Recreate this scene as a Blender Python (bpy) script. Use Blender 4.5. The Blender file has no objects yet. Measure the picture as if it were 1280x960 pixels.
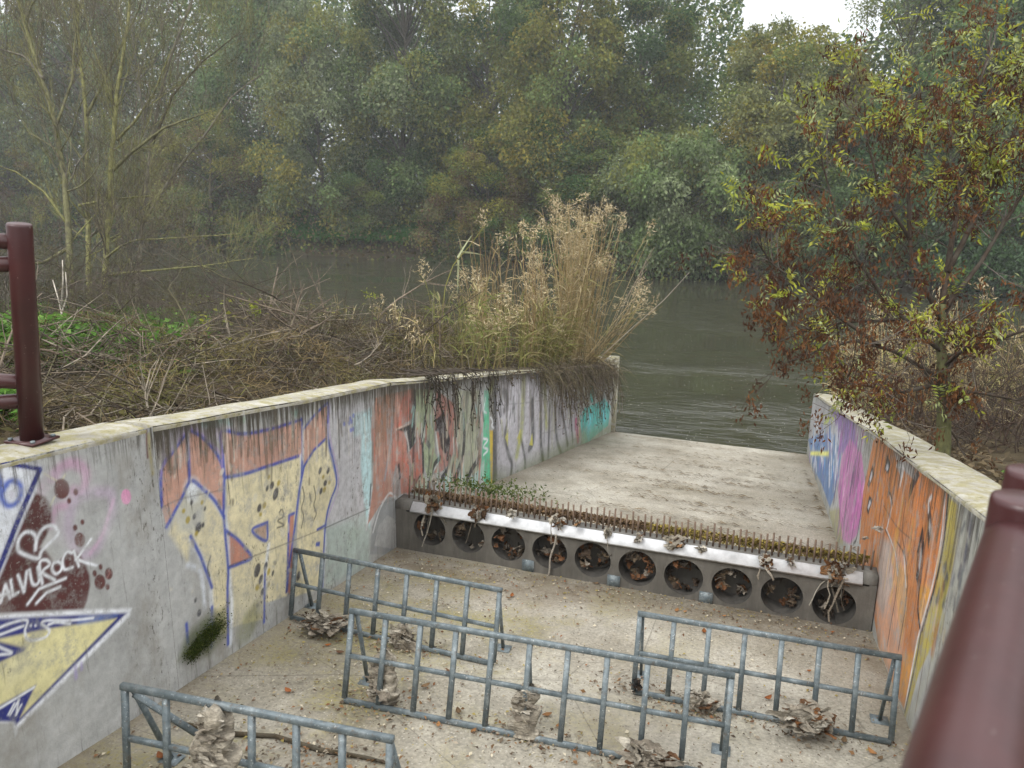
import bpy, math, random
import numpy as np
from mathutils import Matrix, Vector

# ------------------------------------------------------------------ camera, sky, sun, exposure
SC = bpy.context.scene
COL = SC.collection
PITCH, ROLL, YAW = math.radians(14.0), math.radians(1.0), math.radians(16.60)
CZ = 4.62                                   # eye height above the river, metres
_f = np.array([0, math.cos(PITCH), -math.sin(PITCH)]); _r = np.array([1., 0, 0]); _u = np.cross(_r, _f)
_R = math.cos(ROLL) * _r + math.sin(ROLL) * _u; _U = -math.sin(ROLL) * _r + math.cos(ROLL) * _u
_Z = np.array([[math.cos(YAW), -math.sin(YAW), 0], [math.sin(YAW), math.cos(YAW), 0], [0, 0, 1]])
R, U, W = _Z @ _R, _Z @ _U, _Z @ _f
EYE = np.array([0, 0, CZ])
FPX = 960.0
cam_d = bpy.data.cameras.new('camera'); cam = bpy.data.objects.new('camera', cam_d); COL.objects.link(cam)
cam.matrix_world = Matrix(((R[0], U[0], -W[0], 0), (R[1], U[1], -W[1], 0), (R[2], U[2], -W[2], CZ), (0, 0, 0, 1)))
cam_d.sensor_width = 36; cam_d.lens = 27; cam_d.clip_start = 0.05; cam_d.clip_end = 2000
cam_d.dof.use_dof = True; cam_d.dof.focus_distance = 6.2; cam_d.dof.aperture_fstop = 3.8
SC.camera = cam
SUN_EL, SUN_AZ = math.radians(48), math.radians(-150)    # high soft light from behind the camera's left
wd = bpy.data.worlds.new("World"); SC.world = wd; wd.use_nodes = True
nt = wd.node_tree; bg = nt.nodes['Background']
sky = nt.nodes.new('ShaderNodeTexSky'); sky.sky_type = 'NISHITA'; sky.sun_disc = False
sky.sun_elevation = SUN_EL; sky.sun_rotation = math.radians(150); sky.dust_density = 4
tc = nt.nodes.new('ShaderNodeTexCoord'); sx = nt.nodes.new('ShaderNodeSeparateXYZ')
nt.links.new(tc.outputs['Generated'], sx.inputs[0])
rmp = nt.nodes.new('ShaderNodeValToRGB')                 # cloud deck: an overcast sky is brighter overhead
rmp.color_ramp.elements[0].position = 0.0; rmp.color_ramp.elements[0].color = (0.36, 0.375, 0.385, 1)
rmp.color_ramp.elements[1].position = 1.0; rmp.color_ramp.elements[1].color = (0.98, 0.99, 1.0, 1)
nt.links.new(sx.outputs[2], rmp.inputs[0])
sc_ = nt.nodes.new('ShaderNodeVectorMath'); sc_.operation = 'SCALE'; sc_.inputs[3].default_value = 14.0
nt.links.new(rmp.outputs[0], sc_.inputs[0])
mx = nt.nodes.new('ShaderNodeMix'); mx.data_type = 'RGBA'; mx.inputs[0].default_value = 0.88
nt.links.new(sky.outputs[0], mx.inputs[6]); nt.links.new(sc_.outputs[0], mx.inputs[7])
nt.links.new(mx.outputs[2], bg.inputs[0]); bg.inputs[1].default_value = 0.10
sun_d = bpy.data.lights.new('sun', 'SUN'); sun_d.energy = 0.95; sun_d.angle = math.radians(22); sun_d.color = (1, .975, .94)
sun = bpy.data.objects.new('sun', sun_d); COL.objects.link(sun)
_sd = Vector((math.cos(SUN_EL) * math.sin(SUN_AZ), math.cos(SUN_EL) * math.cos(SUN_AZ), math.sin(SUN_EL)))
sun.rotation_euler = _sd.to_track_quat('Z', 'Y').to_euler()
SC.view_settings.view_transform = 'Standard'; SC.view_settings.look = 'None'
SC.view_settings.exposure = 1.08; SC.view_settings.gamma = 1.0; SC.view_settings.use_curve_mapping = False
cy = SC.cycles
cy.max_bounces = 5; cy.diffuse_bounces = 3; cy.glossy_bounces = 2; cy.transmission_bounces = 3
cy.transparent_max_bounces = 4; cy.volume_bounces = 0; cy.caustics_reflective = False; cy.caustics_refractive = False
SC.render.filter_size = 1.15; cy.use_denoising = True; cy.use_adaptive_sampling = True; cy.adaptive_threshold = 0.01

# ------------------------------------------------------------------ helpers
S = 2.35; SLOPE = 0.15384
rnd = random.Random(7); rng = np.random.default_rng(11)
def ray(px, py): return W * FPX + R * (px - 640) - U * (py - 480)
def on_slab(px, py, up=0.0):
    d = ray(px, py); t = (up - S) / (d[2] + SLOPE * d[1]); return EYE + d * t
def slab_z(y): return CZ - S - SLOPE * y
def on_z(px, py, z): d = ray(px, py); return EYE + d * ((z - CZ) / d[2])
def on_x(px, py, x): d = ray(px, py); return EYE + d * (x / d[0])
def on_y(px, py, y): d = ray(px, py); return EYE + d * (y / d[1])
def at_depth(px, py, dep): d = ray(px, py); return EYE + d * (dep / FPX)
def on_vplane(px, py, a, b):
    """point on the vertical plane through ground points a and b"""
    n = np.array([b[1] - a[1], -(b[0] - a[0]), 0.0]); d = ray(px, py)
    return EYE + d * (np.dot(n, np.asarray(a) - EYE) / np.dot(n, d))
def lerp(a, b, t): return a + (b - a) * t
def unit(v): v = np.asarray(v, float); return v / (np.linalg.norm(v) + 1e-9)
class Wav:
    """cheap smooth noise: a sum of sines, for geometry"""
    def __init__(s, seed, freq=1.0, n=10, dim=3):
        g = np.random.default_rng(seed); s.k = g.normal(size=(n, dim)) * freq; s.p = g.uniform(0, 6.28, n)
    def __call__(s, P): return np.sin(np.asarray(P) @ s.k.T + s.p).mean(-1) * 1.6

ORG = {}
def tagp(o, label=None, cat=None, group=None, kind=None):
    if label: o['label'] = label
    if cat: o['category'] = cat
    if group: o['group'] = group
    if kind: o['kind'] = kind
    return o
def thing(name, label, cat, loc, group=None):
    o = bpy.data.objects.new(name, None); COL.objects.link(o); o.location = [float(c) for c in loc]
    o.empty_display_size = .1
    ORG[o] = np.asarray(loc, float); return tagp(o, label, cat, group)
def npmesh(name, V, F, mat, parent=None, col=None, smooth=False, origin=None, mats=None, fmat=None):
    """one mesh object from arrays; F (M,k) with equal k, or a list of arrays"""
    V = np.asarray(V, float).reshape(-1, 3)
    org = ORG[parent] if parent is not None else (np.zeros(3) if origin is None else np.asarray(origin, float))
    Fs = F if isinstance(F, list) else [F]
    Fs = [np.asarray(f, np.int32) for f in Fs if len(f)]
    loops = np.concatenate([f.ravel() for f in Fs]); tot = np.concatenate([np.full(len(f), f.shape[1], np.int32) for f in Fs])
    me = bpy.data.meshes.new(name)
    me.vertices.add(len(V)); me.vertices.foreach_set('co', (V - org).astype(np.float32).ravel())
    me.loops.add(len(loops)); me.loops.foreach_set('vertex_index', loops.astype(np.int32))
    me.polygons.add(len(tot)); me.polygons.foreach_set('loop_start', np.concatenate([[0], np.cumsum(tot)[:-1]]).astype(np.int32))
    me.polygons.foreach_set('loop_total', tot)
    if smooth: me.polygons.foreach_set('use_smooth', np.ones(len(tot), bool))
    for m in (mats or [mat]): me.materials.append(m)
    if fmat is not None: me.polygons.foreach_set('material_index', np.asarray(fmat, np.int32))
    me.update(calc_edges=True); me.validate()
    if col is not None:
        a = me.color_attributes.new('Col', 'FLOAT_COLOR', 'POINT')
        c = np.asarray(col, np.float32)
        if c.shape[1] == 3: c = np.concatenate([c, np.ones((len(c), 1), np.float32)], 1)
        a.data.foreach_set('color', c.ravel())
    o = bpy.data.objects.new(name, me); COL.objects.link(o)
    if parent is not None: o.parent = parent; ORG[o] = org
    else: o.location = [float(c) for c in org]; ORG[o] = org
    return o
class MB:
    def __init__(s): s.v = []; s.q = []; s.t = []; s.n = 0; s.c = []
    def add(s, V, Q=(), T=(), c=None):
        V = np.asarray(V, float); s.v.append(V)
        if len(Q): s.q.append(np.asarray(Q) + s.n)
        if len(T): s.t.append(np.asarray(T) + s.n)
        s.c.append(np.tile(np.asarray(c if c is not None else (.5, .5, .5), float), (len(V), 1)) if np.ndim(c) < 2 else np.asarray(c))
        s.n += len(V); return s
    def box(s, a, b):
        x0, y0, z0 = a; x1, y1, z1 = b
        return s.add([(x0,y0,z0),(x1,y0,z0),(x1,y1,z0),(x0,y1,z0),(x0,y0,z1),(x1,y0,z1),(x1,y1,z1),(x0,y1,z1)],
              [(0,3,2,1),(4,5,6,7),(0,1,5,4),(1,2,6,5),(2,3,7,6),(3,0,4,7)])
    def bar(s, p, q, w, h, up=(0, 0, 1), bev=.15):
        """bevelled rectangular bar from p to q"""
        p = np.asarray(p, float); q = np.asarray(q, float); d = unit(q - p); up = np.asarray(up, float)
        a = unit(np.cross(d, up)); b = np.cross(a, d); e = min(w, h) * bev
        prof = [(w/2-e, h/2), (w/2, h/2-e), (w/2, -h/2+e), (w/2-e, -h/2), (-w/2+e, -h/2), (-w/2, -h/2+e), (-w/2, h/2-e), (-w/2+e, h/2)]
        V = [p + a*x + b*y for x, y in prof] + [q + a*x + b*y for x, y in prof]
        Q = [(i, (i+1) % 8, 8 + (i+1) % 8, 8+i) for i in range(8)]
        Q += [(0, 7, 6, 1), (1, 6, 5, 2), (2, 5, 4, 3), (8, 9, 14, 15), (9, 10, 13, 14), (10, 11, 12, 13)]
        return s.add(V, Q)
    def tube(s, pts, rad, n=6, cap=True, c=None):
        pts = np.asarray(pts, float); m = len(pts); rad = np.broadcast_to(np.asarray(rad, float), (m,))
        T = np.gradient(pts, axis=0); T /= np.linalg.norm(T, axis=1, keepdims=True) + 1e-9
        ref = np.array([0, 0, 1.]) if abs(T[0][2]) < .9 else np.array([1., 0, 0])
        A = np.cross(T, ref); A /= np.linalg.norm(A, axis=1, keepdims=True) + 1e-9; B = np.cross(T, A)
        th = np.arange(n) * 2 * math.pi / n
        V = (pts[:, None] + rad[:, None, None] * (np.cos(th)[None, :, None] * A[:, None] + np.sin(th)[None, :, None] * B[:, None])).reshape(-1, 3)
        i = np.arange(m - 1)[:, None] * n; j = np.arange(n)[None]; k = (j + 1) % n
        Q = np.stack([i + j, i + n + j, i + n + k, i + k], -1).reshape(-1, 4)
        Tr = []
        if cap and n > 3:
            V = np.concatenate([V, pts[:1], pts[-1:]])
            b = m * n
            Tr = [(b, x, (x+1) % n) for x in range(n)] + [(b+1, (m-1)*n + (x+1) % n, (m-1)*n + x) for x in range(n)]
        return s.add(V, Q, Tr, c)
    def build(s, name, mat, parent=None, smooth=False, origin=None, col=False):
        V = np.concatenate(s.v); F = []
        if s.q: F.append(np.concatenate(s.q))
        if s.t: F.append(np.concatenate(s.t))
        return npmesh(name, V, F, mat, parent, np.concatenate(s.c) if col else None, smooth, origin)
def leaves(C, D, N, L, Wd, fold=.15):
    """diamond leaves: centres C, long axis D, normals N, length L, width Wd -> V, Q"""
    C, D, N = map(lambda a: np.asarray(a, float), (C, D, N)); n = len(C)
    D = D / (np.linalg.norm(D, axis=1, keepdims=True) + 1e-9)
    X = np.cross(N, D); X /= np.linalg.norm(X, axis=1, keepdims=True) + 1e-9; N2 = np.cross(D, X)
    L = np.broadcast_to(L, (n,))[:, None]; Wd = np.broadcast_to(Wd, (n,))[:, None]
    V = np.stack([C - D*L/2, C + X*Wd/2 + N2*L*fold - D*L*.05, C + D*L/2 - N2*L*fold*.5, C - X*Wd/2 + N2*L*fold - D*L*.05], 1).reshape(-1, 3)
    return V, np.arange(4 * n).reshape(-1, 4)
def blades(P, D, L, w, droop, g, seg=3):
    """long narrow blades from P in direction D, curving downward"""
    n = len(P); D = D / (np.linalg.norm(D, axis=1, keepdims=True) + 1e-9); L = np.broadcast_to(L, (n,)); w = np.broadcast_to(w, (n,)); droop = np.broadcast_to(droop, (n,))
    side = np.cross(D, g.normal(size=(n, 3))); side /= np.linalg.norm(side, axis=1, keepdims=True) + 1e-9
    V = []
    for k in range(seg + 1):
        t = k / seg; c = P + D * (L * t)[:, None] + np.array([0, 0, -1.]) * (L * droop * t * t)[:, None]
        ww = (w * (1 - t ** 1.5) * .5 + .0004)[:, None]
        V += [c - side * ww, c + side * ww]
    V = np.stack(V, 1); m = 2 * (seg + 1)
    Q = np.concatenate([np.arange(n)[:, None] * m + np.array([2*k, 2*k+1, 2*k+3, 2*k+2]) for k in range(seg)])
    return V.reshape(-1, 3), Q

# ------------------------------------------------------------------ materials
def mat(name):
    m = bpy.data.materials.new(name); m.use_nodes = True; t = m.node_tree
    b = t.nodes['Principled BSDF']; return m, t, b
class G:
    """tiny node-graph helper"""
    def __init__(s, t): s.t = t
    def n(s, kind, **k):
        x = s.t.nodes.new(kind)
        for a, v in k.items(): setattr(x, a, v)
        return x
    def coord(s, scale=(1, 1, 1), out='Object'):
        c = s.n('ShaderNodeTexCoord'); m = s.n('ShaderNodeMapping'); m.inputs[3].default_value = scale
        s.t.links.new(c.outputs[out], m.inputs[0]); return m.outputs[0]
    def noise(s, vec, scale, detail=4, rough=.55, dist=0):
        x = s.n('ShaderNodeTexNoise'); x.inputs['Scale'].default_value = scale; x.inputs['Detail'].default_value = detail
        x.inputs['Roughness'].default_value = rough; x.inputs['Distortion'].default_value = dist
        if vec is not None: s.t.links.new(vec, x.inputs['Vector'])
        return x.outputs['Fac']
    def voro(s, vec, scale, feature='F1', out='Distance'):
        x = s.n('ShaderNodeTexVoronoi', feature=feature); x.inputs['Scale'].default_value = scale
        s.t.links.new(vec, x.inputs['Vector']); return x.outputs[out]
    def ramp(s, fac, *st):
        x = s.n('ShaderNodeValToRGB'); e = x.color_ramp.elements
        while len(e) < len(st): e.new(.5)
        for el, (p, c) in zip(e, st):
            el.position = p; el.color = (*c, 1) if np.ndim(c) else (c, c, c, 1)
        s.t.links.new(fac, x.inputs[0]); return x.outputs[0]
    def mix(s, f, a, b, mode='MIX'):
        x = s.n('ShaderNodeMix', data_type='RGBA', blend_type=mode)
        for k, v in ((0, f), (6, a), (7, b)):
            sock = x.inputs[k]
            if isinstance(v, bpy.types.NodeSocket): s.t.links.new(v, sock)
            elif np.ndim(v): sock.default_value = (*v, 1)
            else: sock.default_value = v if k == 0 else (v, v, v, 1)
        return x.outputs[2]
    def math(s, op, a, b=0.0):
        x = s.n('ShaderNodeMath', operation=op)
        for sock, v in zip(x.inputs, (a, b)):
            if isinstance(v, bpy.types.NodeSocket): s.t.links.new(v, sock)
            else: sock.default_value = v
        return x.outputs[0]
    def bump(s, h, strength, dist, to):
        x = s.n('ShaderNodeBump'); x.inputs['Strength'].default_value = strength; x.inputs['Distance'].default_value = dist
        s.t.links.new(h, x.inputs['Height']); s.t.links.new(x.outputs[0], to.inputs['Normal'])
    def link(s, a, b): s.t.links.new(a, b)
def simple(name, c, rough=.7, var=.25, scale=8, metal=0, bump=0):
    m, t, b = mat(name); g = G(t); c = np.array(c)
    f = g.noise(g.coord(), scale, 5)
    g.link(g.ramp(f, (.3, tuple(c * (1 - var))), (.7, tuple(c * (1 + var)))), b.inputs['Base Color'])
    b.inputs['Roughness'].default_value = rough; b.inputs['Metallic'].default_value = metal
    if bump: g.bump(f, .5, bump, b)
    return m
def foliage(name, rough=.6, transl=.4, objcol=True, spec=.12):
    """leaf colour comes from the Col attribute, tinted per plant by the object's colour"""
    m, t, b = mat(name); g = G(t)
    a = g.n('ShaderNodeAttribute', attribute_name='Col'); c = a.outputs['Color']
    if objcol:
        oi = g.n('ShaderNodeObjectInfo'); c = g.mix(1.0, c, oi.outputs['Color'], 'MULTIPLY')
    g.link(c, b.inputs['Base Color']); b.inputs['Roughness'].default_value = rough; b.inputs['Specular IOR Level'].default_value = spec
    if transl:
        tr = g.n('ShaderNodeBsdfTranslucent'); g.link(c, tr.inputs[0]); mixs = g.n('ShaderNodeMixShader'); mixs.inputs[0].default_value = transl
        out = t.nodes['Material Output']; g.link(b.outputs[0], mixs.inputs[1]); g.link(tr.outputs[0], mixs.inputs[2]); g.link(mixs.outputs[0], out.inputs[0])
    return m
M_LEAF = foliage('leaf'); M_DRY = foliage('dry_stalk', .8, .15); M_BARK = foliage('bark', .9, 0, spec=.1)
def bark_grain():
    t = M_BARK.node_tree; b = t.nodes['Principled BSDF']; g = G(t); l = b.inputs['Base Color'].links[0]; c = l.from_socket
    v = g.coord((1, 1, .35)); f = g.noise(v, 22, 5, .7); f2 = g.noise(g.coord(), 6, 4, .65)
    c2 = g.mix(.85, c, g.ramp(f, (.3, .35), (.65, 1.45)), 'MULTIPLY'); c2 = g.mix(g.ramp(f2, (.48, 0), (.62, .65)), c2, (.085, .078, .062)); g.link(c2, b.inputs['Base Color']); g.bump(f, .6, .01, b)
bark_grain()

def wall_paint_mat():
    m, t, b = mat('painted_concrete'); g = G(t); v = g.coord()
    big = g.noise(v, 1.3, 5, .6); fine = g.noise(v, 14, 6, .65); grain = g.noise(v, 120, 3, .6)
    base = g.ramp(big, (.28, (.275, .275, .265)), (.5, (.395, .40, .39)), (.72, (.50, .505, .495)))
    base = g.mix(.45, base, g.ramp(fine, (.3, .55), (.7, 1.25)), 'MULTIPLY'); base = g.mix(g.ramp(g.noise(g.coord((1, 1, .5)), 2.4, 6, .7), (.5, 0), (.7, .6)), base, (.20, .175, .13))
    at = g.n('ShaderNodeAttribute', attribute_name='Col')
    wear = g.ramp(g.noise(v, 7, 9, .78), (.34, .25), (.50, 1.0))
    chips = g.ramp(g.noise(v, 55, 4, .7), (.30, .25), (.38, 1.0))
    pa = g.math('MULTIPLY', g.math('MULTIPLY', at.outputs['Alpha'], wear), chips)
    paintc = g.mix(.45, at.outputs['Color'], g.ramp(fine, (.3, .55), (.7, 1.25)), 'MULTIPLY'); paintc = g.mix(.6, paintc, g.ramp(g.noise(g.coord((1, 1, .6)), 2.7, 5, .65), (.3, .62), (.7, 1.3)), 'MULTIPLY')
    c = g.mix(pa, base, paintc)
    # dirt streaks washing down from the coping: the Stain attribute holds their reach
    st = g.n('ShaderNodeAttribute', attribute_name='Stain')
    vs = g.coord((15, 15, .9)); sn = g.noise(vs, 2.2, 7, .72)
    k = g.math('MULTIPLY', g.ramp(g.math('ADD', sn, g.math('MULTIPLY', st.outputs['Fac'], .30)), (.60, 0), (.78, .95)), 1.0)
    c = g.mix(k, c, (.045, .037, .024))
    mould = g.math('MULTIPLY', g.ramp(g.noise(g.coord((1, 1, .45)), 42, 6, .75), (.56, 0), (.64, .85)), g.ramp(g.noise(g.coord((1, 1, .3)), 3.5, 4, .6), (.5, 0), (.62, 1)))
    c = g.mix(mould, c, (.06, .05, .035))
    pits = g.ramp(g.voro(v, 34), (.0, .35), (.10, 1.0)); pm = g.ramp(g.noise(v, 6, 2), (.52, 0), (.6, .7))
    c = g.mix(pm, c, g.mix(1.0, c, pits, 'MULTIPLY'))
    g.link(c, b.inputs['Base Color']); b.inputs['Roughness'].default_value = .78; b.inputs['Specular IOR Level'].default_value = .3
    hb = g.math('ADD', g.math('MULTIPLY', fine, .6), g.math('MULTIPLY', grain, .25)); g.bump(hb, .5, .012, b)
    return m
M_WALL = wall_paint_mat()
def coping_mat():
    m, t, b = mat('lichened_concrete'); g = G(t); v = g.coord()
    c = g.ramp(g.noise(v, 5, 6, .65), (.3, (.22, .20, .155)), (.5, (.36, .34, .285)), (.7, (.47, .45, .395)))
    li = g.ramp(g.noise(v, 11, 7, .75), (.46, 0), (.58, .8)); c = g.mix(li, c, (.27, .24, .10))
    dk = g.ramp(g.noise(v, 22, 6, .7), (.60, 0), (.70, .75)); c = g.mix(dk, c, (.10, .09, .06))
    g.link(c, b.inputs['Base Color']); b.inputs['Roughness'].default_value = .9
    g.bump(g.noise(v, 30, 6, .7), .6, .02, b); return m
M_COPE = coping_mat()
def slab_mat():
    m, t, b = mat('channel_concrete'); g = G(t); v = g.coord()
    big = g.noise(v, .9, 6, .62); mid = g.noise(v, 5, 6, .65); fine = g.noise(v, 45, 5, .7)
    c = g.ramp(big, (.30, (.215, .192, .142)), (.5, (.345, .318, .258)), (.7, (.45, .425, .36)))
    c = g.mix(.6, c, g.ramp(mid, (.3, .6), (.7, 1.25)), 'MULTIPLY')
    c = g.mix(.6, c, g.ramp(fine, (.33, .5), (.66, 1.4)), 'MULTIPLY')
    peb = g.voro(v, 60, out='Color'); pd = g.voro(v, 60)
    hs = g.n('ShaderNodeSeparateColor'); g.link(peb, hs.inputs[0])
    sel = g.math('MULTIPLY', g.ramp(hs.outputs[0], (.80, 0), (.84, 1)), g.ramp(pd, (.28, 1), (.40, 0)))
    c = g.mix(g.math('MULTIPLY', sel, .45), c, (.56, .53, .46)); dp = g.ramp(g.noise(g.coord((1, .6, 1)), .75, 7, .72, .5), (.50, 0), (.66, .45)); c = g.mix(dp, c, (.19, .168, .13))
    sel2 = g.math('MULTIPLY', g.ramp(hs.outputs[1], (.84, 0), (.87, 1)), g.ramp(pd, (.25, 1), (.36, 0)))
    c = g.mix(g.math('MULTIPLY', sel2, .8), c, (.09, .065, .04))
    ms = g.math('MULTIPLY', g.ramp(g.noise(v, 1.5, 7, .7, .3), (.47, 0), (.62, 1)), g.ramp(fine, (.4, .1), (.6, 1)))
    at = g.n('ShaderNodeAttribute', attribute_name='Col')
    sp = g.n('ShaderNodeSeparateColor'); g.link(at.outputs['Color'], sp.inputs[0])
    c = g.mix(g.math('MULTIPLY', ms, g.math('MULTIPLY', sp.outputs[1], .85)), c, (.23, .20, .045))
    c = g.mix(g.math('MULTIPLY', g.math('MULTIPLY', sp.outputs[0], .8), g.ramp(mid, (.35, .3), (.6, 1))), c, (.12, .092, .06))
    cr = g.ramp(g.voro(g.coord((.8, 1.3, 1)), .8, 'DISTANCE_TO_EDGE'), (.0, 1), (.004, 0))
    c = g.mix(g.math('MULTIPLY', cr, .5), c, (.07, .06, .045))
    g.link(c, b.inputs['Base Color']); b.inputs['Roughness'].default_value = .88; b.inputs['Specular IOR Level'].default_value = .25
    g.bump(g.math('ADD', fine, g.math('MULTIPLY', mid, .8)), .7, .014, b); return m
M_SLAB = slab_mat()
def dam_mat():
    m, t, b = mat('wet_precast_concrete'); g = G(t); v = g.coord()
    c = g.ramp(g.noise(v, 3, 6, .65), (.3, (.085, .078, .066)), (.7, (.15, .14, .122)))
    c = g.mix(.5, c, g.ramp(g.noise(g.coord((5, 5, .8)), 4, 5, .7), (.35, .55), (.65, 1.2)), 'MULTIPLY')
    g.link(c, b.inputs['Base Color']); b.inputs['Roughness'].default_value = .7; g.bump(g.noise(v, 60, 5), .4, .008, b); return m
M_DAM = dam_mat()
M_BORE = simple('pipe_bore_concrete', (.062, .057, .05), .75, .4, 14, bump=.006)
M_SHADE = simple('deep_shade', (.012, .010, .008), .8, .4, 12)  # near-black colour standing for shade, deep in the holes and under the lip
M_CAPW = simple('pale_plate', (.56, .57, .58), .6, .28, 9, bump=.003)
M_PIN = simple('rusty_pin', (.14, .095, .065), .75, .35, 30)
def galv_mat():
    m, t, b = mat('galvanised_steel'); g = G(t); v = g.coord()
    c = g.ramp(g.noise(v, 18, 5, .7), (.3, (.075, .098, .108)), (.52, (.135, .165, .176)), (.72, (.25, .28, .285)))
    ru = g.ramp(g.noise(v, 28, 5, .75), (.56, 0), (.68, .85)); c = g.mix(ru, c, (.12, .10, .075))
    wh = g.ramp(g.noise(v, 55, 4, .75), (.61, 0), (.66, .75)); c = g.mix(wh, c, (.46, .49, .49))
    g.link(c, b.inputs['Base Color']); b.inputs['Metallic'].default_value = .25; b.inputs['Roughness'].default_value = .55
    g.bump(g.noise(v, 60, 4), .3, .004, b); return m
M_GALV = galv_mat()
def rail_mat():
    m, t, b = mat('maroon_paint'); g = G(t); v = g.coord()
    c = g.ramp(g.noise(v, 7, 5, .6), (.3, (.040, .0105, .011)), (.7, (.060, .016, .016)))
    sp = g.ramp(g.noise(v, 75, 3, .6), (.69, 0), (.72, .6)); c = g.mix(sp, c, (.30, .25, .23))
    g.link(c, b.inputs['Base Color']); b.inputs['Roughness'].default_value = .36; b.inputs['Specular IOR Level'].default_value = .5
    g.bump(g.noise(v, 25, 3), .15, .003, b); return m
M_RAIL = rail_mat()
def ground_mat():
    m, t, b = mat('bank_soil'); g = G(t); v = g.coord()
    c = g.ramp(g.noise(v, 2.2, 7, .7), (.3, (.045, .034, .02)), (.5, (.085, .065, .038)), (.7, (.13, .105, .062)))
    at = g.n('ShaderNodeAttribute', attribute_name='Col'); c = g.mix(at.outputs['Alpha'], c, at.outputs['Color'])
    c = g.mix(.5, c, g.ramp(g.noise(v, 9, 6, .75), (.3, .4), (.7, 1.5)), 'MULTIPLY')
    g.link(c, b.inputs['Base Color']); b.inputs['Roughness'].default_value = .95; b.inputs['Specular IOR Level'].default_value = .1
    g.bump(g.noise(v, 12, 7, .75), .8, .06, b); return m
M_GROUND = ground_mat()
def water_mat():
    m, t, b = mat('river_water'); g = G(t)
    b.inputs['Base Color'].default_value = (.036, .036, .022, 1); b.inputs['Roughness'].default_value = .06; b.inputs['IOR'].default_value = 1.33
    v1 = g.coord((.8, 2.4, 1)); v2 = g.coord((1.6, 5.0, 1))
    h = g.math('ADD', g.noise(v1, .55, 4, .55, 1.2), g.math('MULTIPLY', g.noise(v2, 1.5, 3, .5, .9), .45))
    calm = g.ramp(g.noise(g.coord((.6, 1, 1)), .22, 4), (.44, .05), (.60, 1.0))
    g.bump(g.math('MULTIPLY', h, calm), .5, .15, b); return m
M_WATER = water_mat()
# ------------------------------------------------------------------ terrain, river, channel floor
LX = [(-3, -2.955), (6.0, -2.945), (7.4, -2.93), (9.0, -2.98), (14.55, -2.27), (14.9, -2.25)]      # inner face of the left wall (y, x)
RX = [(-3, 1.15), (4.55, 1.155), (9.05, 1.24), (14.4, 1.38), (14.9, 1.39)]
def wl(y): return np.interp(y, [a for a, b in LX], [b for a, b in LX])
def wr(y): return np.interp(y, [a for a, b in RX], [b for a, b in RX])
def land_z(y): return CZ - 1.245 - .1538 * (np.asarray(y) - 3.2) - .12
FARB = [(-140, 53), (-58.7, 49.1), (-35.5, 48.7), (-16.8, 48.4), (-1.7, 44.4), (13.1, 43.0), (60, 40), (140, 38)]
def far_bank(x): return np.interp(x, [a for a, b in FARB], [b for a, b in FARB])
_w1, _w2 = Wav(3, .35, 12, 2), Wav(4, 1.7, 14, 2)
def near_bank(x): return np.where((x > -2.75) & (x < 1.75), 12.0, np.where(x < 0, 15.0, 14.6) + .4 * np.sin(x * .7) + np.where(x > 3, .8, 0))
def terrain(x, y):
    P = np.stack([x, y], -1).reshape(-1, 2); n1 = _w1(P).reshape(x.shape); n2 = _w2(P).reshape(x.shape)
    z = land_z(np.minimum(y, 13.5)) + .06 * n2 + .18 * n1 * np.clip(np.abs(x + 1) / 6 - .3, 0, 1)
    zr = slab_z(np.minimum(y, 14.2)) + np.interp(y, [2.6, 6.65, 9.05, 14.4], [1.53, 1.47, 1.44, 1.147]) - .14
    z = np.where(x > 0, zr + .05 * n2 + .15 * n1 * np.clip((x - 2.4) / 2, 0, 1), z)
    nb = near_bank(x); t = np.clip((y - (nb - 1.6)) / 2.6, 0, 1); t = t * t * (3 - 2 * t)
    z = z * (1 - t) + (-1.1 + .1 * n2) * t
    fb = far_bank(x) + .8 * n1; t = np.clip((y - fb + .6) / 2.2, 0, 1); t = t * t * (3 - 2 * t)
    zf = .9 + .25 * n2 + .5 * n1 + np.clip(y - fb, 0, 60) * .07
    z = np.where(y > 30, -1.1 * (1 - t) + zf * t, z)
    chan = (x > wl(y) - .15) & (x < wr(y) + .16) & (y < 14.62)
    return np.where(chan, slab_z(y) - .35, z)
def axis(a, b, near0, near1, d0, d1):
    v = list(np.arange(near0, near1, d0))
    k = d0; p = near1
    while p < b: v.append(p); k = min(k * 1.12, d1); p += k
    k = d0; p = near0 - d0
    while p > a: v.insert(0, p); k = min(k * 1.12, d1); p -= k
    return np.array(v)
gx = axis(-150, 150, -9, 6, .1, 4); gy = axis(-8, 160, 0, 16, .12, 2.2)
X, Y = np.meshgrid(gx, gy); Zt = terrain(X, Y)
V = np.stack([X, Y, Zt], -1).reshape(-1, 3); nx = len(gx); ny = len(gy)
i, j = np.meshgrid(np.arange(nx - 1), np.arange(ny - 1)); a = (j * nx + i).ravel()
gc = np.zeros((len(V), 4)); n1 = _w1(V[:, :2] * 2.2); n2 = _w2(V[:, :2])
far = V[:, 1] > 30
gc[:, :3] = np.where((n1 + .4 * n2 > .15)[:, None], (.03, .06, .016), (.045, .036, .02)); gc[:, 3] = np.where(far, .8, 0)
npmesh('ground', V, np.stack([a, a + 1, a + 1 + nx, a + nx], -1), M_GROUND, col=gc, smooth=True)['kind'] = 'structure'
gxw = np.linspace(-150, 150, 16); gyw = np.linspace(9, 62, 8); X, Y = np.meshgrid(gxw, gyw)
V = np.stack([X, Y, X * 0], -1).reshape(-1, 3); i, j = np.meshgrid(np.arange(15), np.arange(7)); a = (j * 16 + i).ravel()
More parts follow.
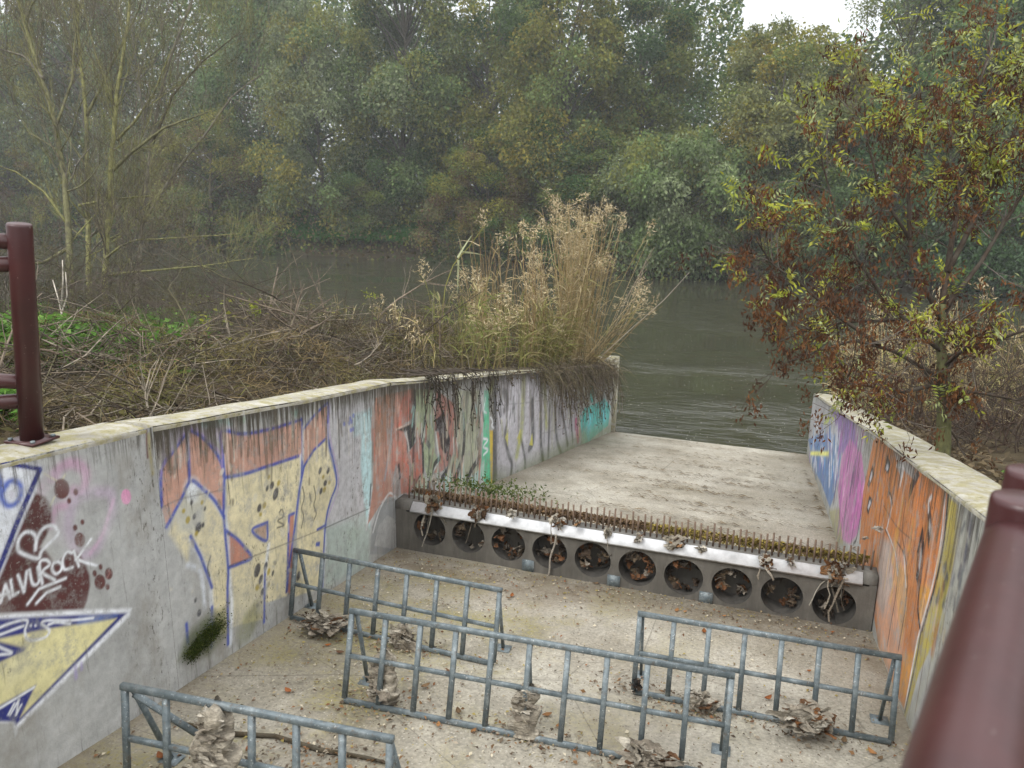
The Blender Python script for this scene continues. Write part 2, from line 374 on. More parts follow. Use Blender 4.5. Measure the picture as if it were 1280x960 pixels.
npmesh('river_water', V, np.stack([a, a + 1, a + 17, a + 16], -1), M_WATER)['kind'] = 'structure'

# channel floor and the ramp running down to the water: one sloping slab (kerb step at its end goes under water)
_wf = Wav(21, 2.2, 14, 2)
def floor_sheet(name, y0, y1, dy, dx, y_end_skew=0.0, dz=0.0):
    ys = np.arange(y0, y1 + 1e-6, dy); n = int(4.4 / dx); t = np.linspace(0, 1, n)
    Yg = ys[:, None] + 0 * t[None]; Xg = (wl(ys) - .02)[:, None] * (1 - t) + (wr(ys) + .02)[:, None] * t
    if y_end_skew: Yg = Yg + np.clip((Yg - y1 + 1.5) / 1.5, 0, 1) * y_end_skew * (t[None] - .2)
    P = np.stack([Xg, Yg], -1).reshape(-1, 2)
    Zg = slab_z(Yg) + .008 * _wf(P).reshape(Yg.shape) + dz
    V = np.stack([Xg, Yg, Zg], -1).reshape(-1, 3)
    i, j = np.meshgrid(np.arange(n - 1), np.arange(len(ys) - 1)); a = (j * n + i).ravel()
    x, y = V[:, 0], V[:, 1]; nz = _wf(P * .7)
    edge = np.clip(1 - np.minimum(x - wl(y), wr(y) - x) / .45, 0, 1)
    dirt = np.clip(.15 + .55 * nz * (y < 6.2) + .25 * nz + .75 * edge ** 1.5 + .9 * np.exp(-((y - 5.75) / .28) ** 2), 0, 1)
    moss = np.clip(.35 + .5 * nz + .9 * np.exp(-((x + 1.9) / .9) ** 2) - .5 * (x > 0.3), 0, 1) * (y < 8.3)
    V2 = V[-n:].copy(); V2[:, 2] -= .5; V2[:, 1] += .02                     # end face going down into the river
    F = [np.stack([a, a + 1, a + 1 + n, a + n], -1)]
    b = (len(ys) - 1) * n + np.arange(n - 1); c = len(V) + np.arange(n - 1); F.append(np.stack([b, b + 1, c + 1, c], -1))
    colr = np.stack([dirt, moss, 0 * moss], -1); colr = np.concatenate([colr, colr[-n:]])
    o = npmesh(name, np.concatenate([V, V2]), F, M_SLAB, col=colr, smooth=False); o['kind'] = 'structure'; return o
floor_sheet('channel_floor', -2.0, 6.25, .05, .05)
floor_sheet('ramp', 6.25, 14.6, .06, .06, y_end_skew=-.35)

# ------------------------------------------------------------------ painted channel walls
class Face:
    """the inner face of a wall, laid out flat: u metres along, z height; photo outlines of the graffiti are carried onto it and rasterised there"""
    def __init__(s, base, top, du, nv):
        s.b = np.array(base, float); s.t = np.array(top, float)          # matching polylines
        seg = np.linalg.norm(np.diff(s.b[:, :2], axis=0), axis=1); s.su = np.concatenate([[0], np.cumsum(seg)])
        s.nu = int(s.su[-1] / du) + 1; s.nv = nv
        u = np.linspace(0, s.su[-1], s.nu); t = np.linspace(0, 1, nv)
        ip = lambda A: np.stack([np.interp(u, s.su, A[:, k]) for k in range(3)], -1)
        B, T = ip(s.b), ip(s.t); T[:, 2] += .006 * Wav(31, 6, 8, 1)(u[:, None])
        s.P = B[:, None] * (1 - t)[None, :, None] + T[:, None] * t[None, :, None]
        s.u = np.repeat(u[:, None], nv, 1); s.z = s.P[..., 2]; s.top = np.repeat(T[:, None, 2], nv, 1); s.bot = np.repeat(B[:, None, 2], nv, 1)
        s.C = np.zeros((s.nu, nv, 4)); s.C[..., :3] = .3; s.uu = u
    def uz(s, px):
        out = []
        for p in px:
            best = None
            for k in range(len(s.b) - 1):
                a, b = s.b[k], s.b[k + 1]
                n = np.array([b[1] - a[1], -(b[0] - a[0]), 0.0]); d = ray(*p); q = EYE + d * (np.dot(n, a - EYE) / np.dot(n, d))
                f = np.dot((q - a)[:2], (b - a)[:2]) / np.dot((b - a)[:2], (b - a)[:2])
                e = max(0, -f, f - 1)
                if best is None or e < best[0]: best = (e, s.su[k] + f * (s.su[k + 1] - s.su[k]), q[2])
            out.append(best[1:])
        return np.array(out)
    def _span(s, lo, hi):
        return slice(*np.searchsorted(s.uu, [lo, hi]))
    def blend(s, sl, m, c, a):
        m = (m * a)[..., None]; D = s.C[sl]; al = D[..., 3:]; na = m + al * (1 - m)
        D[..., :3] = np.where(na > 1e-4, (np.array(c) * m + D[..., :3] * al * (1 - m)) / np.maximum(na, 1e-4), D[..., :3]); D[..., 3:] = na
    @staticmethod
    def segd(u, z, P, Q):
        w = Q - P; t = np.clip(((u - P[0]) * w[0] + (z - P[1]) * w[1]) / (w @ w + 1e-12), 0, 1)
        return np.hypot(u - P[0] - t * w[0], z - P[1] - t * w[1])
    def poly(s, px, c, a=1.0, soft=.008, uz=None):
        q = s.uz(px) if uz is None else uz
        sl = s._span(q[:, 0].min() - soft * 2, q[:, 0].max() + soft * 2)
        u, z = s.u[sl], s.z[sl]
        if u.size == 0: return
        ins = np.zeros(u.shape, bool); d = np.full(u.shape, 9.)
        for k in range(len(q)):
            A, B = q[k], q[(k + 1) % len(q)]
            cr = ((A[1] > z) != (B[1] > z)); xi = A[0] + (z - A[1]) / (B[1] - A[1] + 1e-12) * (B[0] - A[0])
            ins ^= cr & (u < xi); d = np.minimum(d, s.segd(u, z, A, B))
        sd = np.where(ins, d, -d); s.blend(sl, np.clip(.5 + sd / (2 * soft), 0, 1), c, a)
    def line(s, px, w, c, a=1.0, soft=.004, smooth=True):
        q = s.uz(px)
        if smooth and len(q) > 2:
            e = np.concatenate([[2 * q[0] - q[1]], q, [2 * q[-1] - q[-2]]]); r = []
            for k in range(1, len(e) - 2):
                p0, p1, p2, p3 = e[k-1:k+3]
                for t in np.linspace(0, 1, 7, endpoint=False):
                    r.append(.5 * (2*p1 + (p2-p0)*t + (2*p0-5*p1+4*p2-p3)*t*t + (3*p1-p0-3*p2+p3)*t**3))
            q = np.array(r + [e[-2]])
        sl = s._span(q[:, 0].min() - w * 2, q[:, 0].max() + w * 2); u, z = s.u[sl], s.z[sl]
        if u.size == 0: return
        d = np.full(u.shape, 9.)
        for A, B in zip(q[:-1], q[1:]): d = np.minimum(d, s.segd(u, z, A, B))
        s.blend(sl, np.exp(-(np.maximum(d - w * .4, 0) / (w * .55)) ** 2), c, a * .22)      # overspray
        s.blend(sl, np.clip(.5 + (w / 2 - d) / (2 * soft), 0, 1), c, a)
    def spot(s, cx, cy, rx, ry, c, a=1.0, tilt=0.0, soft=.004):
        th = np.linspace(0, 2 * math.pi, 18, endpoint=False); x = rx * np.cos(th); y = ry * np.sin(th)
        s.poly(np.stack([cx + x * math.cos(tilt) - y * math.sin(tilt), cy + x * math.sin(tilt) + y * math.cos(tilt)], -1), c, a, soft)
    def build(s, name, parent, stain=1.0):
        n = s.nv; i, j = np.meshgrid(np.arange(s.nu - 1), np.arange(n - 1), indexing='ij'); a = (i * n + j).ravel()
        o = npmesh(name, s.P.reshape(-1, 3), np.stack([a, a + n, a + n + 1, a + 1], -1), M_WALL, parent, s.C.reshape(-1, 4), True)
        dep = s.top - s.z; st = np.exp(-dep / .23) * stain + .25 * np.exp(-(s.z - s.bot) / .1)
        at = o.data.attributes.new('Stain', 'FLOAT', 'POINT'); at.data.foreach_set('value', st.astype(np.float32).ravel()); return o
def wall_body(seed, inner_top, thick, side, depth, parent):
    """the mass of a wall behind its painted face, with a rough chipped coping"""
    T = np.array(inner_top, float); L = np.concatenate([[0], np.cumsum(np.linalg.norm(np.diff(T[:, :2], axis=0), axis=1))])
    u = np.arange(0, L[-1] + .001, .05); P = np.stack([np.interp(u, L, T[:, k]) for k in range(3)], -1)
    d = np.gradient(P, axis=0); nrm = np.stack([-d[:, 1], d[:, 0]], -1); nrm /= np.linalg.norm(nrm, axis=1, keepdims=True); nrm *= side
    w = np.array([-.006, .016, thick * .33, thick * .66, thick - .02, thick, thick]); dz = np.array([-.012, .002, .01, .008, .0, -.03, -depth])
    Wv = Wav(seed, 7, 12, 2); V = []
    rows = len(w)
    for k in range(rows):
        x = P[:, 0] + nrm[:, 0] * w[k]; y = P[:, 1] + nrm[:, 1] * w[k]
        jig = Wv(np.stack([u, np.full_like(u, w[k] * 3)], -1)); 
        xx = x - nrm[:, 0] * (.006 * jig if k in (0, 1) else .02 * jig * (k == 5)); z = P[:, 2] + dz[k] + (.008 * jig if k < 5 else 0)
        V.append(np.stack([xx, y, z], -1))
    base = V[0].copy(); base[:, :2] += nrm * .02 - 0; base[:, 2] -= .05; V = [base] + V; rows += 1
    V = np.stack(V, 1).reshape(-1, 3); m = len(u)
    i, j = np.meshgrid(np.arange(m - 1), np.arange(rows - 1), indexing='ij'); a = (i * rows + j).ravel()
    F = [np.stack([a, a + rows, a + rows + 1, a + 1], -1)]
    for e, k0 in ((0, 0), (1, (m - 1) * rows)):                            # end faces
        q = V[k0:k0 + rows]; lo = q[0].copy(); lo[2] -= depth - .1
        F_e = [k0 + x for x in range(rows)]
        V = np.concatenate([V, [lo]]); f = F_e + [len(V) - 1]
        for x in range(1, len(f) - 1): F.append(np.array([[f[0], f[x], f[x + 1]]]))
    return npmesh('coping', V, F, M_COPE, parent, smooth=False)
WHITE, NAVY, MAROON, PALEY = (.76, .78, .82), (.030, .036, .19), (.085, .022, .020), (.68, .63, .34)
SALMON, CREAM, BLUE, BLACK, OCHRE = (.52, .29, .215), (.68, .61, .39), (.050, .080, .36), (.022, .022, .026), (.36, .28, .05)
def top_from(pxs, a, b): return [on_vplane(p[0], p[1], a, b) for p in pxs]
def sc(o, k):                                    # outline coordinates read off an enlarged detail -> photograph pixels
    return lambda *p: [(o[0] + x / k, o[1] + y / k) for x, y in p]
lw = thing('concrete_wall', 'long grey concrete channel wall covered in cream, salmon and red graffiti, left of the barriers', 'wall', (-2.95, 5, slab_z(5)))
bp = lambda y: (float(wl(y)), y, slab_z(y) - .03)
tz = lambda y: CZ + np.interp(y, [-2, 2.32, 3.18, 5.96], [-.70, -1.145, -1.240, -1.668])
yA = [.4, 1.6, 3.1985]; yB = [3.20, 4.6, 6.08]
A = Face([bp(y) for y in yA], [(wl(y), y, tz(y)) for y in yA], .006, 250)
B = Face([bp(y) for y in yB], [(wl(y), y, tz(y)) for y in yB], .0065, 230)
Cb = [bp(6.083), bp(7.4), bp(9.0), bp(14.55)]
t600, t671, t765 = [on_vplane(x, y, Cb[2], Cb[3]) for x, y in ((600, 469), (671, 463), (765, 459))]
fz = lambda y: np.interp(y, [6.08, t600[1], t671[1], t765[1]], [tz(6.08), t600[2], t671[2], t765[2]])
yC = [6.083, 7.4, 9.0, float(t671[1]), 14.55]
C_ = Face([bp(y) for y in yC], [(float(wl(y)), y, float(fz(y))) for y in yC], .0105, 180)

# --- near panel: arrow, tag and paw prints
a1 = sc((0, 560), 5.647); a2 = sc((0, 720), 4.8); a3 = sc((0, 560), 2.667)
A.line(a1((380,200),(430,140),(510,110),(590,150),(605,230),(570,300),(520,300)), .05, (.55,.30,.46), .6, .014)
A.line(a1((300,290),(330,240),(380,190)), .05, (.50,.36,.47), .6, .02)
A.line(a1((480,560),(500,430),(560,350),(680,310),(780,330),(795,450),(745,580),(690,700),(610,750),(520,690),(485,580)), .05, (.48,.38,.50), .55, .016)
A.line(a1((640,740),(720,620),(775,450),(800,370)), .02, (.62,.40,.55), .5, .008)
A.line(a1((360,540),(395,430),(460,405)), .035, (.60,.28,.46), .55, .012)
A.poly(a1((360,300),(520,300),(560,420),(480,560),(500,700),(370,660)), (.45,.40,.46), .35, .03)
A.spot(157.6, 621, 6.4, 9.7, (.70,.27,.47), .9)
A.line(a1((310,180),(400,232)), .007, (.70,.66,.40), .7); A.line(a1((460,188),(440,225)), .007, (.70,.66,.40), .7); A.line(a1((385,345),(350,415)), .007, (.70,.66,.40), .6)
A.poly([(45,616),(57,621),(64,634),(65,652),(58,670),(50,684),(58,689),(64,698),(66,706),(72,703),(83,691),(92,687),(101,694),(108,707),(112,719),(112.5,732),(109,751),(104,763),(0,768),(-60,772),(-60,700),(0,690)], MAROON, .97)
A.poly([(-60,572),(0,575.5),(47,580),(54,585),(53,594),(0,721),(-60,850)], WHITE)
A.poly([(-60,590),(0,592),(40,594),(0,690),(-60,780)], (.60,.64,.70), .5, .05)
A.line([(-60,574.5),(0,578.6),(46,585.5),(50,588)], .020, NAVY); A.line([(49.5,588),(24,647),(0,707),(-30,775)], .026, NAVY)
A.line([(4,614),(8,605),(16,601),(25,606),(26,618),(20,629),(10,632),(3,624),(3,614),(9,606)], .022, (.07,.12,.45), .9, .008); A.line([(-4,592),(1,603),(-2,616),(-7,628)], .02, (.07,.12,.45), .9, .008)
A.spot(15, 618, 4, 6, (.6,.55,.66), .5, 0, .01)
for x, y, rx, ry in ((77,611,10,13),(94.7,615,3.1,4.5),(86.4,626,2.7,3.8),(99.7,675,6.8,9.4),(103,652.6,2.6,3.6),(93.9,659.7,2.9,4.1),(125.7,708.8,2.6,3.8),(118.3,716.7,2.8,4.2),(136,717,5,7.6),(125,727.5,7,9.5),(134.4,733.6,2.7,4)): A.spot(x, y, rx, ry, (.11,.032,.028), .95)
A.line(a1((755,920),(775,880),(765,865)), .005, (.4,.2,.18), .7)
LT = .0125
A.line(a1((250,718),(255,640),(230,600),(180,595),(135,640),(125,700),(150,740),(265,780),(300,720),(400,620),(405,580),(370,548),(310,565),(270,620),(250,690)), .015, WHITE)
for st in (((2,516),(18,455),(33,500)), ((7,492),(29,482)), ((36,440),(43,492),(61,482)), ((60,424),(80,480),(89,412)), ((98,406),(108,450),(122,455),(131,438),(126,397)),
           ((141,452),(132,385),(152,373),(166,388),(142,414),(182,440)), ((193,378),(178,385),(174,405),(186,420),(203,408),(206,388),(193,378)), ((240,350),(224,347),(209,372),(215,404),(242,398)),
           ((246,343),(263,394)), ((303,304),(254,372)), ((254,370),(285,382),(322,392)), ((92,521),(130,470),(219,434)), ((122,517),(155,482),(200,463)), ((-12,488),(-2,492),(-8,505),(1,512))):
    A.line(a3(*st), LT, WHITE, 1, .003, len(st) > 3)
A.poly(a2((-300,240),(0,228),(500,203),(790,194),(778,240),(105,915),(95,955),(80,880),(0,876),(-300,880)), WHITE, 1, .01)
A.poly(a2((-300,262),(0,256),(500,232),(760,222),(95,895),(85,870),(0,868),(-300,860)), NAVY)
A.poly(a2((-300,420),(0,376),(300,315),(700,254),(120,850),(215,655),(0,775),(-300,930)), PALEY)
A.poly(a2((100,420),(200,480),(330,480),(200,560),(60,640),(20,560)), (.58,.56,.40), .5, .05)
A.poly(a2((480,250),(700,235),(560,272),(470,285)), (.18,.28,.55), .7, .02)
A.poly(a2((-200,370),(0,395),(150,432),(145,450),(0,518),(-200,600)), NAVY); A.line(a2((-60,400),(0,428),(70,462),(0,472)), .010, WHITE)
A.poly(a2((-200,910),(0,806),(190,690),(105,872),(0,868)), NAVY); A.line(a2((-60,822),(0,792),(205,668)), .010, WHITE)
for st in (((86,765),(50,832)), ((62,834),(112,745)), ((112,745),(97,832)), ((97,832),(128,772))): A.line(a2(*st), .008, WHITE, 1, .003, False)
A.line(a2((-60,370),(0,352),(90,318),(140,300)), .010, WHITE); A.line(a2((-20,318),(40,292),(120,268),(165,270),(150,330),(165,378),(210,384),(275,365),(295,325),(250,285),(290,266),(420,266),(560,252)), .010, WHITE)
A.line(a2((290,292),(340,278),(420,287)), .010, WHITE); A.spot(38.5, 781.9, 1.4, 1.8, WHITE); A.spot(44.4, 781.9, 1.4, 1.8, WHITE)
A.line(a2((452,545),(456,612)), .016, (.30,.24,.50), .6, .008); A.line(a2((488,525),(490,560)), .012, (.30,.24,.50), .6, .008)
A.line([(183,538),(183.6,556),(184.6,572)], .012, (.10,.03,.03), .9); A.spot(62, 567, 4, 4, (.06,.05,.05), .85, 0, .01)
A.line([(186,543),(188,570),(191,592)], .018, (.30,.25,.07), .7, .008)
for k in range(10): A.spot(rnd.uniform(60, 185), rnd.uniform(570, 800), rnd.uniform(8, 24), rnd.uniform(10, 30), (.52,.53,.52), rnd.uniform(.12, .3), rnd.uniform(0, 3), .04)

# --- middle panel: cream and salmon letters
b1 = sc((180, 490), 2.825); b3 = sc((420, 440), 3.556)
B.poly(b1((650,55),(800,40),(805,470),(640,480),(680,320)), (.54,.53,.56), .6, .03)
B.poly(b1((640,480),(800,420),(795,620),(640,690)), (.38,.50,.44), .5, .04)
B.poly(b1((40,160),(150,110),(280,100),(330,130),(270,170),(160,130),(60,250)), (.46,.40,.50), .6, .02)
B.poly(b1((190,95),(290,90),(310,115),(210,125)), (.18,.45,.36), .6, .02); B.poly(b1((520,65),(545,60),(545,85),(525,95)), (.18,.45,.36), .6, .015); B.poly(b1((330,95),(360,88),(355,110)), (.2,.4,.2), .5, .015)
B.poly(b1((62,275),(150,145),(170,135),(235,190),(270,240),(282,300),(282,440),(235,370),(165,315),(130,380),(80,475),(62,400)), SALMON, .92)
B.poly(b1((165,322),(240,378),(280,440),(300,620),(300,850),(250,850),(235,690),(205,590),(180,540),(160,545),(155,600),(120,545),(90,500),(130,390)), CREAM, .85, .02)
B.poly(b1((115,420),(165,335),(215,380),(215,470),(170,500),(120,490)), (.45,.46,.42), .75, .03)
B.poly(b1((278,140),(350,150),(555,95),(558,228),(430,265),(290,300)), SALMON, .9)
B.poly(b1((290,303),(430,268),(555,230),(558,290),(545,350),(530,470),(505,720),(430,745),(425,800),(310,830),(300,620)), CREAM, .92)
B.poly(b1((562,130),(600,85),(640,48),(650,50),(650,165),(600,205),(565,262)), SALMON, .9)
B.poly(b1((565,268),(600,210),(640,170),(680,320),(645,420),(630,690),(528,725),(545,430)), CREAM, .92)
B.poly(b1((290,490),(350,540),(380,585),(300,620)), (.47,.21,.15), .95); B.poly(b1((384,490),(435,462),(430,522)), (.40,.27,.21), .9); B.poly(b1((510,438),(530,430),(520,715),(503,705)), (.47,.21,.15), .95)
B.poly(b1((300,700),(430,690),(428,800),(310,830)), (.38,.37,.30), .5, .04)
for st in (((165,318),(240,374),(290,470),(300,620),(310,760),(305,890)), ((440,540),(428,640),(425,720)), ((165,520),(205,590),(235,690),(240,880)), ((555,225),(556,290),(550,340)), ((635,470),(640,540),(628,690)), ((155,610),(200,640),(215,760))):
    B.line(b1(*st), .028, (.66,.70,.76), .75, .012)
B.spot(180 + 170/2.825, 490 + 345/2.825, 9, 14, (.74,.78,.82), .85, 0, .03)
for st in (((62,405),(62,275),(100,215),(150,145)), ((165,135),(200,155),(240,195),(270,245),(282,300),(282,440),(297,620),(295,700),(297,890)), ((152,140),(157,220),(161,310)), ((80,475),(130,382),(165,315),(205,340),(250,385),(282,440)),
           ((283,300),(278,220),(275,140),(350,148),(450,130),(555,97)), ((288,302),(360,288),(430,265),(545,226)), ((558,95),(560,200),(556,300)), ((562,132),(600,85),(642,44),(650,50),(650,160),(668,240),(680,320),(660,380),(645,440),(637,520),(630,690)),
           ((565,262),(600,205),(642,165)), ((565,265),(548,350),(532,480),(512,620),(503,705)), ((290,490),(330,520),(355,548),(380,585),(340,605),(300,620)), ((436,460),(382,488),(432,525),(436,460)), ((505,700),(512,436),(530,428)), ((428,620),(426,700),(424,812)), ((165,510),(200,580),(240,690)), ((150,820),(155,885)), ((240,760),(238,900))):
    B.line(b1(*st), .022, BLUE, .9, .006, len(st) > 3)
for st in (((55,300),(75,245),(150,138),(200,145),(275,220)), ((655,45),(658,160),(687,320),(650,440)), ((272,142),(276,280))): B.line(b1(*st), .014, (.42,.30,.55), .6, .008)
B.line(b1((612,486),(642,470)), .02, BLUE, .9); B.poly(b1((608,530),(622,528),(620,545),(606,545)), BLUE); 
for x, y, rx, ry, k in ((178,440,6,12,0),(192,478,10,20,0),(208,470,5,10,0),(155,452,8,14,1),(168,390,5,10,0),(215,412,4,9,0),(185,500,6,10,1),(205,390,5,9,1),(140,420,6,9,1),(452,330,7,15,0),(465,360,9,24,0),(435,340,5,12,0),(475,322,5,12,1),(425,400,6,12,1),(407,410,7,16,0),(412,432,5,8,1),(440,300,5,9,1),(622,278,5,14,0),(650,278,5,13,0),(640,322,6,12,0),(637,345,5,11,1),(625,350,5,13,0),(655,318,4,9,1),(633,300,4,8,1),(400,630,10,27,0),(430,615,6,16,0),(412,662,6,18,0),(440,635,5,14,1),(455,640,4,12,0),(400,690,7,12,1),(440,680,4,10,1),(418,705,5,14,0),(195,780,7,14,0),(182,735,4,9,0),(545,650,6,18,0)):
    B.spot(180 + x / 2.825, 490 + y / 2.825, rx / 2.825, ry / 2.825, OCHRE if k else (.035,.035,.05), .9, .25, .006)
for st in (((560,335),(566,370),(557,410),(563,440),(556,480)), ((600,332),(606,370),(600,400),(608,430),(598,455)), ((478,425),(488,415),(492,440),(472,455),(494,470),(470,480)), ((235,580),(225,620),(232,650))): B.line(b1(*st), .010, BLACK, .8, .004)
B.poly(b1((770,70),(806,55),(803,330),(797,480),(780,420),(765,260)), (.45,.68,.70), .75, .02); B.poly(b1((735,80),(770,70),(770,150),(740,160)), (.40,.60,.62), .5, .02)
for k in range(7): B.spot(180 + rnd.uniform(705, 745)/2.825, 490 + rnd.uniform(60, 135)/2.825, 1.6, 3, (.12,.16,.5), .7)
B.line(b1((640,480),(730,440),(800,410),(900,372)), .008, (.07,.07,.06), .8); B.line(b1((300,615),(400,575),(540,520),(640,480)), .007, (.10,.09,.08), .7); B.line(b1((60,410),(130,378),(280,345)), .006, (.12,.10,.09), .6)
for F in (B, C_):                                # red letters run on past the weir beam
    F.poly(b3((172,205),(345,160),(345,290),(290,335),(325,420),(335,620),(265,640),(215,650),(140,770),(165,600)), (.42,.21,.15), .9)
    F.poly(b3((180,180),(262,170),(255,390),(175,420)), (.20,.13,.085), .6, .05)
    F.poly(b3((160,780),(190,690),(235,640),(275,660),(290,720),(290,900),(150,900)), (.26,.27,.27), .85); F.poly(b3((170,860),(190,770),(230,725),(268,750),(280,880)), (.42,.42,.41), .85)
    F.line(b3((165,800),(195,700),(235,630),(262,640)), .02, (.66,.66,.66), .8); F.line(b3((135,790),(160,600)), .02, (.62,.62,.63), .7); F.line(b3((155,590),(150,680)), .025, BLACK, .7)
c5 = sc((460, 460), 5.333); c6 = sc((600, 440), 5.333)
C = C_
for F in (B, C):
    F.poly(c5((225,180),(300,140),(300,330),(190,410),(240,420),(280,620),(290,830),(225,830),(185,690),(110,730),(150,600),(160,420)), (.44,.20,.155), .9)
    F.line(c5((215,310),(240,200),(285,250),(200,390)), .03, (.52,.14,.10), .6, .012); F.line(c5((180,620),(230,600),(275,700),(265,830)), .04, (.55,.15,.10), .6, .015); F.line(c5((160,340),(150,500),(112,740)), .035, (.33,.33,.35), .8, .01); F.line(c5((190,410),(285,370),(302,320)), .02, (.70,.55,.46), .8)
    F.poly(c5((165,740),(185,640),(215,690),(220,850),(165,850)), (.30,.30,.30), .8); F.line(c5((205,650),(212,730)), .04, BLACK, .85)
    F.poly(c5((302,140),(322,140),(326,330),(322,450),(300,520),(262,570),(252,430),(195,412),(285,372),(300,310)), BLACK, .95, .01)
    F.line(c5((255,430),(272,540),(282,660)), .025, (.70,.66,.62), .8)
C.poly(c5((320,140),(435,140),(445,560),(470,620),(400,740),(370,640),(360,470),(322,440)), (.37,.44,.27), .9); C.line(c5((440,150),(452,420),(470,610),(420,700)), .04, (.62,.64,.60), .8)
C.poly(c5((275,560),(330,480),(355,460),(362,680),(330,740),(300,800),(280,820)), (.43,.18,.14), .9); C.line(c5((335,470),(360,465),(366,690),(335,745),(300,820)), .05, BLACK, .9); C.line(c5((380,330),(385,470),(410,520)), .06, (.10,.11,.10), .9)
C.poly(c5((300,800),(365,700),(400,760),(400,850),(300,850)), (.36,.42,.30), .8)
C.poly(c5((450,140),(575,240),(578,540),(540,640),(490,690),(440,700),(480,610),(455,420)), (.40,.17,.13), .9); C.poly(c5((445,350),(505,295),(510,420),(545,470),(520,580),(490,540),(470,420),(448,420)), BLACK, .95)
C.line(c5((500,300),(520,420),(540,490),(530,600)), .07, BLACK, .9); C.line(c5((480,600),(440,650),(400,790)), .06, BLACK, .9); C.line(c5((545,600),(530,680),(490,740)), .08, BLACK, .9)
C.poly(c5((580,150),(745,150),(748,700),(700,850),(480,850),(520,720),(570,560)), (.40,.42,.30), .85); C.line(c5((580,200),(585,480),(560,690)), .05, BLACK, .85); C.line(c5((645,360),(632,580),(580,740)), .10, BLACK, .9); C.line(c5((742,600),(690,680),(660,750)), .09, BLACK, .9)
C.line(c5((700,160),(740,420),(742,620)), .16, (.17,.13,.10), .75, .03); C.line(c5((665,170),(650,380)), .10, (.13,.13,.10), .8, .03); C.line(c5((695,390),(698,760)), .02, BLACK, .7); C.line(c5((575,520),(590,500),(600,560)), .03, (.68,.68,.66), .7)
for q in (((500,760),(550,665),(555,850),(490,850)), ((600,740),(640,640),(640,760)), ((690,720),(740,680),(742,800),(700,830))): C.poly(c5(*q), (.30,.50,.46), .8)
for k in range(9): C.line(c5((480 + 30*k, 700 + rnd.uniform(0, 40)), (478 + 30*k, 860)), .04, rnd.choice([BLACK, (.55,.55,.53), (.2,.2,.2)]), .7)
C.poly(c5((775,150),(808,150),(806,420),(832,420),(826,800),(800,790),(750,720),(768,450)), (.10,.50,.28), .92); C.poly(c5((775,150),(808,150),(800,300),(770,330)), (.30,.62,.50), .5, .04)
C.poly(c5((810,415),(834,415),(829,790),(818,790)), (.60,.42,.06), .95); C.poly(c5((834,160),(850,160),(852,780),(830,780)), (.09,.085,.085), .9); C.line(c5((818,330),(835,360),(825,380),(838,400)), .03, WHITE, .9)
C.line(c5((785,200),(772,280),(790,300)), .03, WHITE, .6); C.line(c5((768,470),(798,480),(770,525),(800,545),(770,580)), .03, WHITE, .8); C.line(c5((750,700),(770,640),(760,780)), .08, (.55,.60,.58), .6, .03)
C.poly(c6((105,160),(520,150),(650,330),(640,610),(480,700),(300,800),(190,880),(105,870)), (.50,.485,.53), .85, .02)
for st, w in ((((160,265),(180,330),(166,385)), .11), (((225,370),(185,470),(168,560),(190,680),(212,750),(198,870)), .07), (((270,560),(298,700),(300,790)), .06), (((348,330),(352,580),(330,645)), .12), (((410,180),(405,560),(420,730)), .09), (((465,330),(455,700)), .06), (((105,170),(108,860)), .05), (((500,340),(510,560),(540,680)), .08), (((550,400),(585,620)), .07), (((600,380),(620,600)), .06), (((230,830),(250,800),(232,850)), .05)):
    C.line(c6(*st), w, (.07,.07,.075), .85, .02)
for st, w in ((((292,170),(278,500),(245,690)), .12), (((432,200),(442,500)), .10), (((82,200),(70,250)), .10)): C.line(c6(*st), w, (.34,.36,.12), .75, .03)
for q in (((168,570),(190,490),(186,630)), ((328,620),(348,540),(352,625)), ((245,580),(275,500),(262,620))): C.poly(c6(*q), (.55,.52,.12), .9)
C.line(c6((640,460),(655,590)), .12, (.50,.08,.22), .8); C.poly(c6((665,430),(700,370),(760,350),(830,310),(870,360),(855,490),(740,580),(720,630),(680,560)), (.09,.50,.46), .92)
C.line(c6((745,250),(750,300)), .2, (.1,.55,.5), .9); C.line(c6((735,430),(720,560)), .18, (.16,.62,.68), .9); C.line(c6((820,350),(830,450)), .16, (.14,.55,.62), .8); C.line(c6((690,560),(720,640)), .2, (.35,.55,.45), .7)
C.line(c6((110,870),(200,880),(310,800),(470,710),(640,610),(760,560),(880,520)), .34, (.16,.19,.07), .55, .10)
C.line(c6((110,350),(300,340),(470,310)), .02, (.2,.2,.2), .35); C.line(c6((400,545),(600,500)), .02, (.2,.2,.2), .35)
for k in range(26):                              # rain-washed streaks in the paint
    x = rnd.uniform(610, 720); y = 468 + rnd.uniform(-2, 20); C.line([(x, y), (x + .5, y + rnd.uniform(20, 60))], rnd.uniform(.02, .06), rnd.choice([(.16,.15,.14), (.60,.59,.62), (.12,.10,.08)]), rnd.uniform(.3, .6), .015)
for k in range(150):                             # older layers of paint showing through the letters
    x = rnd.uniform(512, 604); y = rnd.uniform(490, 590); C.line([(x, y), (x + rnd.uniform(-3, 3), y + rnd.uniform(6, 34))], rnd.uniform(.012, .05), rnd.choice([(.42,.19,.14), (.36,.42,.27), (.60,.60,.57), (.03,.03,.035), (.03,.03,.035), (.30,.48,.44), (.52,.16,.10), (.16,.12,.09), (.50,.44,.34)]), rnd.uniform(.3, .8), .01)
for k in range(60):
    x = rnd.uniform(465, 510); y = rnd.uniform(492, 610)
    for F in (B, C): F.line([(x, y), (x + rnd.uniform(-2, 2), y + rnd.uniform(6, 40))], rnd.uniform(.010, .035), rnd.choice([(.50,.17,.11), (.30,.16,.10), (.58,.42,.34), (.18,.13,.10), (.36,.35,.34)]), rnd.uniform(.25, .7), .01)
